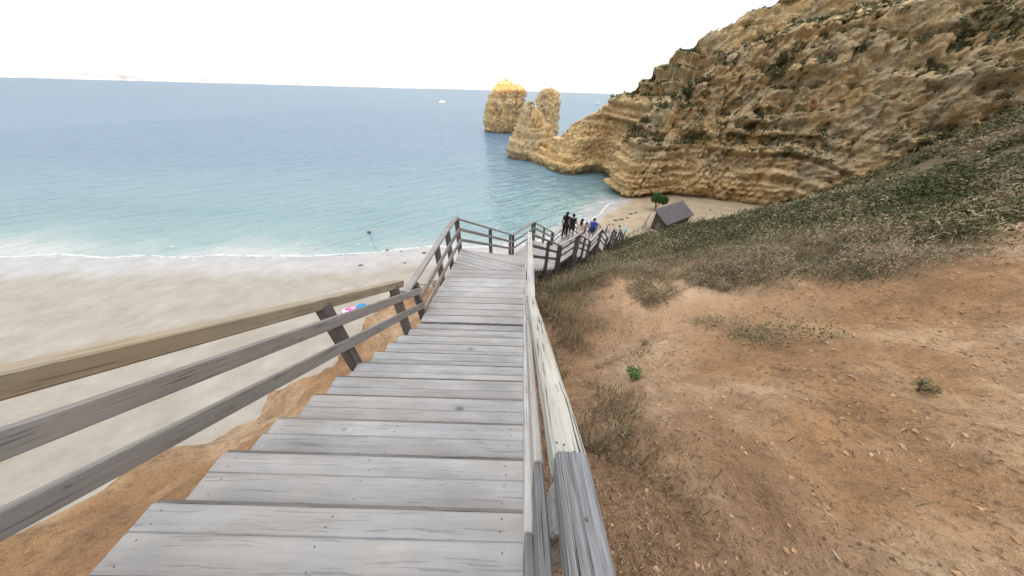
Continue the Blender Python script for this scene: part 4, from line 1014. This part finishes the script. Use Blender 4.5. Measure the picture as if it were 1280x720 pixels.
# ------------------------------------------------------------------ the hut
M['hroof'] = plain('hut_roof_felt', (.125,.113,.117), .8, .18, 1.2); M['hwall'] = wood_mat('hut_wall_wood', (.05,.042,.036), (.085,.07,.06), (.13,.11,.095), knots=.2)
hb = Vector((29.2, 58.2, LZ(29.2, 58.2))); hr = math.radians(52)
hd_ = Vector((math.sin(hr), math.cos(hr), 0)); hp = Vector((math.cos(hr), -math.sin(hr), 0))
t = empty('beach_hut', hb, 'dark wooden beach hut with a sloping grey roof at the end of the cove sand', 'hut')
HL, HWd, HWall, HRg = 11.0, 3.0, 2.5, 4.3
Pn = lambda a, b, z: hb+hd_*a+hp*b+Vector((0,0,z))
for nm, a in (('end_wall', 0), ('end_wall', HL)):
    mb = MB(); q = [Pn(a, 0, -.6), Pn(a, HWd, -.6), Pn(a, HWd, HWall), Pn(a, .02, HRg-.02), Pn(a, 0, HRg-.03)]; q2 = [v+hd_*(.12 if a == 0 else -.12) for v in q]
    mb.add(q+q2, [(0,1,2,3,4), (9,8,7,6,5)]+[(i, (i+1) % 5, 5+(i+1) % 5, 5+i) for i in range(5)]); mb.build(nm, M['hwall'], t)
for b in (0, HWd):
    mb = MB(); s = .12 if b == 0 else -.12
    q = [Pn(.125, b, -.6), Pn(HL-.125, b, -.6), Pn(HL-.125, b, HWall-.03 if b else HRg-.12), Pn(.125, b, HWall-.03 if b else HRg-.12)]; q2 = [v+hp*s for v in q]
    mb.add(q+q2, [(0,1,2,3), (7,6,5,4)]+[(i, (i+1) % 4, 4+(i+1) % 4, 4+i) for i in range(4)]); mb.build('side_wall', M['hwall'], t)
for s in (1,):
    mb = MB(); e = HWd+.55; ez = HRg-(HRg-HWall)*e/HWd
    q = [Pn(-.5, -.3, HRg+.02+.18), Pn(HL+.5, -.3, HRg+.02+.18), Pn(HL+.5, s*e, ez+.02), Pn(-.5, s*e, ez+.02)]; q2 = [v+Vector((0,0,.12)) for v in q]
    mb.add(q+q2, [(0,1,2,3), (7,6,5,4)]+[(i, (i+1) % 4, 4+(i+1) % 4, 4+i) for i in range(4)]); o = mb.build('roof', M['hroof'], t)
mb = MB(); c = Pn(-.04, 1.5, 1.0); mb.box(c, (.45, .035, 1.0), math.atan2(hp.y, hp.x)); mb.build('door', M['post'], t)
# rail posts and a railing running over the sand to the hut
def sand_fence(pts, label, h=1.0):
    b = pts[0]; t = empty('sand_railing', (b[0], b[1], LZ(*b)), label, 'railing'); V = [Vector((x, y, LZ(x, y))) for x, y in pts]
    for v in V:
        mb = MB(); mb.beam(v-Vector((0,0,.4)), v+Vector((0,0,h)), .13, .13, up=(0,1,0)); mb.build('post', M['post'], t)
    for hh, nm in ((h-.03, 'top_rail'), (h*.5, 'middle_rail')):
        for a, c in zip(V[:-1], V[1:]):
            mb = MB(); mb.beam(a+Vector((0,-.09,hh)), c+Vector((0,-.09,hh)), .05, .13); mb.build(nm, M['rail_pale'], t)
sand_fence([(21.6,52.0),(22.9,53.6),(24.4,55.2),(25.9,56.7),(27.2,58.0),(28.4,59.0)], 'low pale-railed fence crossing the sand towards the beach hut')
for i, (x, y, dx) in enumerate(((27.6, 58.6, .75), (28.35, 58.3, .8))):
    z = LZ(x, y); t = empty('leaning_pole', (x, y, z), ['left one of two tall leaning poles in front of the beach hut', 'right one of two tall leaning poles in front of the beach hut'][i], 'pole', 'leaning poles by the hut')
    mb = MB(); mb.tube([(x, y, z-.4), (x+dx*.5, y+.1, z+1.7), (x+dx, y+.2, z+3.4)], [.10, .09, .08], 8); mb.build('shaft', M['polem'] if i else M['post'], t)
    mb = MB(); mb.tube([(x+dx, y+.2, z+3.4), (x+dx+.005, y+.2, z+3.46)], [.075, .06], 8); mb.build('cap', M['post'], t)

# ------------------------------------------------------------------ people
SK = {}
for nm, c in (('skin', (.42,.26,.19)), ('hair', (.018,.013,.011)), ('black', (.016,.016,.019)), ('pinkw', (.66,.52,.52)), ('white', (.72,.71,.72)), ('bluep', (.045,.075,.42)), ('navy', (.03,.035,.07)), ('grey', (.20,.20,.215)), ('sole', (.25,.22,.2))):
    SK[nm] = plain('person_'+nm, c, .75 if nm != 'skin' else .55, .12, 12, .25)
dg = None
def skin_mesh(name, verts, edges, root, m, parent, sub=1, extra=None):
    me = bpy.data.meshes.new(name); me.from_pydata([v[:3] for v in verts], edges, [])
    ob = bpy.data.objects.new(name, me); COL.objects.link(ob)
    ob.modifiers.new('skin', 'SKIN'); sv = me.skin_vertices[0].data
    for i, v in enumerate(verts):
        r = v[3]; sv[i].radius = r if isinstance(r, tuple) else (r, r); sv[i].use_root = (i == root)
    sb = ob.modifiers.new('sub', 'SUBSURF'); sb.levels = sub; sb.render_levels = sub
    dg = bpy.context.evaluated_depsgraph_get(); me2 = bpy.data.meshes.new_from_object(ob.evaluated_get(dg), depsgraph=dg)
    ob.modifiers.clear(); ob.data = me2; bpy.data.meshes.remove(me); me2.name = name
    if extra:
        vs = [tuple(v.co) for v in me2.vertices]; fs = [tuple(p.vertices) for p in me2.polygons]
        mb = MB(); mb.add(vs, fs); extra(mb); bpy.data.objects.remove(ob)
        ob = mb.build(name, m, None, True)
    else:
        me2.materials.append(m); me2.polygons.foreach_set('use_smooth', [True]*len(me2.polygons))
    ob.parent = parent; return ob
def person(loc, face, label, top, bottom, H=1.7, stride=.18, arms=(0,0), bend=(0,0), long_hair=False, sleeves=True, shorts=True, loose=1.0, group='people walking down the boardwalk', drop=0.0, bag=None):
    """face: heading in radians clockwise from +Y; stride > 0 puts the right foot forward; drop lowers the forward foot (a step down)"""
    t = empty('person', loc, label, 'person', group); t.rotation_euler.z = -face; k = H/1.7; t.scale = (k, k, k)
    kn = {}; s = stride
    def leg(sd):
        f = s*sd; dz = -drop if f > 0 else 0.0
        return [(sd*.095, 0, .90, .088), (sd*.10, f*.55+.03, .50+dz*.5+(.0 if f > 0 else .0), .056), (sd*.10, f, .09+dz, .036), (sd*.115, f+.15, .035+dz, (.040, .026))]
    def arm(sd, sw, bd):
        sh = (sd*.175, 0, 1.40, .058); el = (sd*.235, -.02+sw*.12, 1.13, .043)
        wr = (sd*.235-sd*bd*.10, .04+sw*.25+bd*.20, .89+bd*.24, .028); hd = (sd*.23-sd*bd*.14, .06+sw*.28+bd*.25, .81+bd*.27, (.036, .02))
        return [sh, el, wr, hd]
    V = [(0, 0, .94, (.15,.105)), (0, .0, 1.12, (.125,.095)), (0, 0, 1.31, (.155,.105)), (0, -.01, 1.45, .058), (0, .0, 1.535, .062), (0, .012, 1.60, (.080,.098)), (0, .0, 1.67, (.062,.07))]
    E = [(0,1),(1,2),(2,3),(3,4),(4,5),(5,6)]
    for sd in (1, -1):
        for a, root in ((leg(sd), 0), (arm(sd, arms[0 if sd > 0 else 1], bend[0 if sd > 0 else 1]), 2)):
            o0 = len(V); V += a; E.append((root, o0)); E += [(o0+i, o0+i+1) for i in range(len(a)-1)]
    def extra(mb):
        mb.tube([(0,.095,1.60),(0,.125,1.575),(0,.10,1.562)], [.010,.014,.010], 6)          # nose
        mb.tube([(-.024,.098,1.537),(0,.106,1.535),(.024,.098,1.537)], .007, 6)               # mouth
        for sd in (1, -1):
            mb.tube([(sd*.076,-.005,1.565),(sd*.088,-.012,1.59),(sd*.086,-.016,1.625),(sd*.076,-.008,1.632)], [.008,.011,.011,.007], 6)   # ear
            mb.tube([(sd*.031,.085,1.608),(sd*.031,.100,1.608)], [.013,.008], 8)               # eye
            a = arm(sd, arms[0 if sd > 0 else 1], bend[0 if sd > 0 else 1]); w0, h0 = Vector(a[2][:3]), Vector(a[3][:3]); d = (h0-w0).normalized(); sv = Vector((0,1,0)); sv = (sv-d*sv.dot(d)).normalized(); inn = Vector((-sd,0,0))
            for q, ln in ((-.030,.062),(-.010,.078),(.010,.082),(.028,.072)):
                b0 = h0-d*.015+sv*q; mb.tube([b0, b0+d*ln*.55+inn*.004, b0+d*ln*.9+inn*.022], [.0095,.0085,.0065], 6)
            b0 = w0+d*.02+sv*.025; mb.tube([b0, b0+d*.03+sv*.022+inn*.012, b0+d*.065+sv*.026+inn*.028], [.011,.010,.008], 6)
    skin_mesh('body', V, E, 0, SK['skin'], t, 1, extra)
    q = loose
    T = [(0, 0, .96, (.172*q,.125*q)), (0, 0, 1.12, (.155*q,.118*q)), (0, 0, 1.31, (.178*q,.122*q)), (0, -.008, 1.425, .085)]; TE = [(0,1),(1,2),(2,3)]
    for sd in (1, -1):
        a = arm(sd, arms[0 if sd > 0 else 1], bend[0 if sd > 0 else 1]); el = Vector(a[1][:3]); sh = Vector(a[0][:3]); m1 = sh.lerp(el, .62 if sleeves else .12)
        o0 = len(T); T += [(*sh, .074), (*m1, .066*q if sleeves else .07)]; TE += [(2, o0), (o0, o0+1)]
    skin_mesh('shirt', T, TE, 1, SK[top], t)
    Bv = [(0, 0, .98, (.165,.120))]; BE = []
    for sd in (1, -1):
        l = leg(sd); h_ = Vector(l[0][:3]); kn_ = Vector(l[1][:3]); an = Vector(l[2][:3]); o0 = len(Bv)
        Bv += [(*h_, .104), (*h_.lerp(kn_, .55), .088)]; BE += [(0, o0), (o0, o0+1)]
        if not shorts: Bv += [(*kn_, .070), (*(an+Vector((0,0,.04))), .055)]; BE += [(o0+1, o0+2), (o0+2, o0+3)]
    skin_mesh('trousers' if not shorts else 'shorts', Bv, BE, 0, SK[bottom], t)
    # hair
    mb = MB(); vs, fs = [], []; n = 18; m_ = 9
    for i in range(m_+1):
        ph = PI*.60*i/m_
        for j in range(n):
            th_ = 2*PI*j/n; x = math.sin(ph)*math.cos(th_)*.094; yv = math.sin(ph)*math.sin(th_)*.112; z = math.cos(ph)*.105
            if yv > .045 and z < .055: z = .055+ (z-.055)*.1
            vs.append((x, yv-.004, 1.612+z))
    for i in range(m_):
        for j in range(n): fs.append((i*n+j, i*n+n+j, i*n+n+(j+1) % n, i*n+(j+1) % n))
    mb.add(vs, fs)
    if long_hair: mb.tube([(0,-.075,1.64),(0,-.105,1.55),(.01,-.105,1.43),(.005,-.12,1.28)], [.06,.078,.07,.02], 10)
    mb.build('hair', SK['hair'], None, True).parent = t
    for sd in (1, -1):
        l = leg(sd); an = Vector(l[2][:3]); mb = MB(); mb.tube([an+Vector((0,-.05,-.06)), an+Vector((sd*.005,.06,-.062)), an+Vector((sd*.015,.19,-.066))], [.034,.040,.028], 8)
        mb.build('shoe', SK['sole'] if bottom != 'navy' else SK['black'], None, True).parent = t
    if bag:
        mb = MB(); vs, fs = [], []; n = 14
        for zz, rx, ry in ((1.00,.11,.05),(1.04,.145,.075),(1.25,.14,.075),(1.37,.11,.06),(1.41,.06,.02)):
            for j in range(n): vs.append((rx*math.cos(2*PI*j/n), -.185+ry*math.sin(2*PI*j/n), zz))
        for kk in range(4):
            for j in range(n): fs.append((kk*n+j, kk*n+(j+1) % n, kk*n+n+(j+1) % n, kk*n+n+j))
        fs += [tuple(range(n)), tuple(4*n+j for j in range(n))]; mb.add(vs, fs); o = mb.build('backpack', SK[bag], None, True); o.parent = t
    return t
person((2.46,14.95,-7.30), math.radians(24), 'person all in black with long dark hair, leftmost of the walkers on the boardwalk', 'black', 'black', 1.68, .16, (.3,-.3), (0,.2), True, True, False)
person((2.78,14.60,-7.30), math.radians(14), 'person in a black top and black shorts with bare legs, between two others', 'black', 'black', 1.72, -.17, (-.3,.4), (.9,.2), False, False, True)
person((3.22,14.15,-7.30), math.radians(28), 'person in pale pink top and shorts with dark hair, left of the man in blue', 'pinkw', 'pinkw', 1.62, .15, (.2,-.2), (.3,.1), True, True, True, 1.05)
person((4.88,17.75,-8.80), math.radians(22), 'person in a loose bright blue shirt and dark shorts, seen from behind', 'bluep', 'navy', 1.76, .18, (.3,-.3), (.1,.1), False, True, True, 1.22)
person((9.45,24.85,-12.16), math.radians(24), 'person in a white top with dark hair, last walker far down the boardwalk', 'white', 'black', 1.7, .16, (.2,-.2), (0,0), False, True, False)

# ------------------------------------------------------------------ world, sun, camera
w = bpy.data.worlds.new('World'); S.world = w; w.use_nodes = True
wn = w.node_tree.nodes; wl = w.node_tree.links
sky = wn.new('ShaderNodeTexSky'); sky.sky_type = 'NISHITA'; sky.sun_disc = False
SUN_EL = math.radians(4.95); SUN_AZ = math.radians(183)     # the sun is behind the viewer
sky.sun_elevation = SUN_EL; sky.sun_rotation = SUN_AZ; sky.air_density = 1.0; sky.dust_density = .5; sky.ozone_density = 1.0
hs = wn.new('ShaderNodeHueSaturation'); hs.inputs['Saturation'].default_value = .35
wl.new(sky.outputs[0], hs.inputs['Color']); mx = wn.new('ShaderNodeMix'); mx.data_type = 'RGBA'; mx.inputs[0].default_value = .72; wl.new(hs.outputs[0], mx.inputs[6]); 
tcw = wn.new('ShaderNodeTexCoord'); sw = wn.new('ShaderNodeSeparateXYZ'); wl.new(tcw.outputs['Generated'], sw.inputs[0])
vr = wn.new('ShaderNodeValToRGB'); wl.new(sw.outputs[2], vr.inputs[0])
for el, (pp, cc) in zip([vr.color_ramp.elements[0], vr.color_ramp.elements[1], vr.color_ramp.elements.new(.24), vr.color_ramp.elements.new(.08)], ((0, (.335,.325,.315)), (1, (.96,.97,1.0)), (.24, (.225,.262,.30)), (.08, (.29,.302,.318)))):
    el.position = pp; el.color = (*cc, 1)
vm = wn.new('ShaderNodeVectorMath'); vm.operation = 'SCALE'; vm.inputs[3].default_value = 6.6; wl.new(vr.outputs[0], vm.inputs[0]); wl.new(vm.outputs[0], mx.inputs[7])
bg = wn['Background']; wl.new(mx.outputs[2], bg.inputs[0]); bg.inputs[1].default_value = .15
sun = bpy.data.lights.new('sun', 'SUN'); sun.energy = 2.0; sun.angle = math.radians(.5); sun.color = (1, .60, .30)
so = bpy.data.objects.new('sun', sun); COL.objects.link(so)
sd_ = Vector((math.sin(SUN_AZ)*math.cos(SUN_EL), math.cos(SUN_AZ)*math.cos(SUN_EL), math.sin(SUN_EL)))
so.rotation_euler = (-sd_).to_track_quat('-Z', 'Y').to_euler(); so.location = (0, -30, 60)

FPX = 320.0
roll = math.atan(.0287); th = math.radians(37.6298); yaw = math.radians(2.79)
F_ = Vector((0, math.cos(th), -math.sin(th))); R_ = Vector((1,0,0)); U_ = R_.cross(F_)
RZ = Matrix.Rotation(yaw, 3, 'Z'); F_, R_, U_ = RZ@F_, RZ@R_, RZ@U_
ir = R_*math.cos(roll)+U_*math.sin(roll); iu = -R_*math.sin(roll)+U_*math.cos(roll)
cam = bpy.data.cameras.new('camera'); cam.sensor_width = 36; cam.lens = 36*FPX/1280; cam.clip_start = .02; cam.clip_end = 120000
co = bpy.data.objects.new('camera', cam); COL.objects.link(co)
co.matrix_world = Matrix(((ir.x, iu.x, -F_.x, 0), (ir.y, iu.y, -F_.y, 0), (ir.z, iu.z, -F_.z, 0), (0,0,0,1)))
S.camera = co
vs = S.view_settings; vs.view_transform = 'Standard'; vs.look = 'None'; vs.gamma = 1; vs.exposure = 1.75
#EXTRA
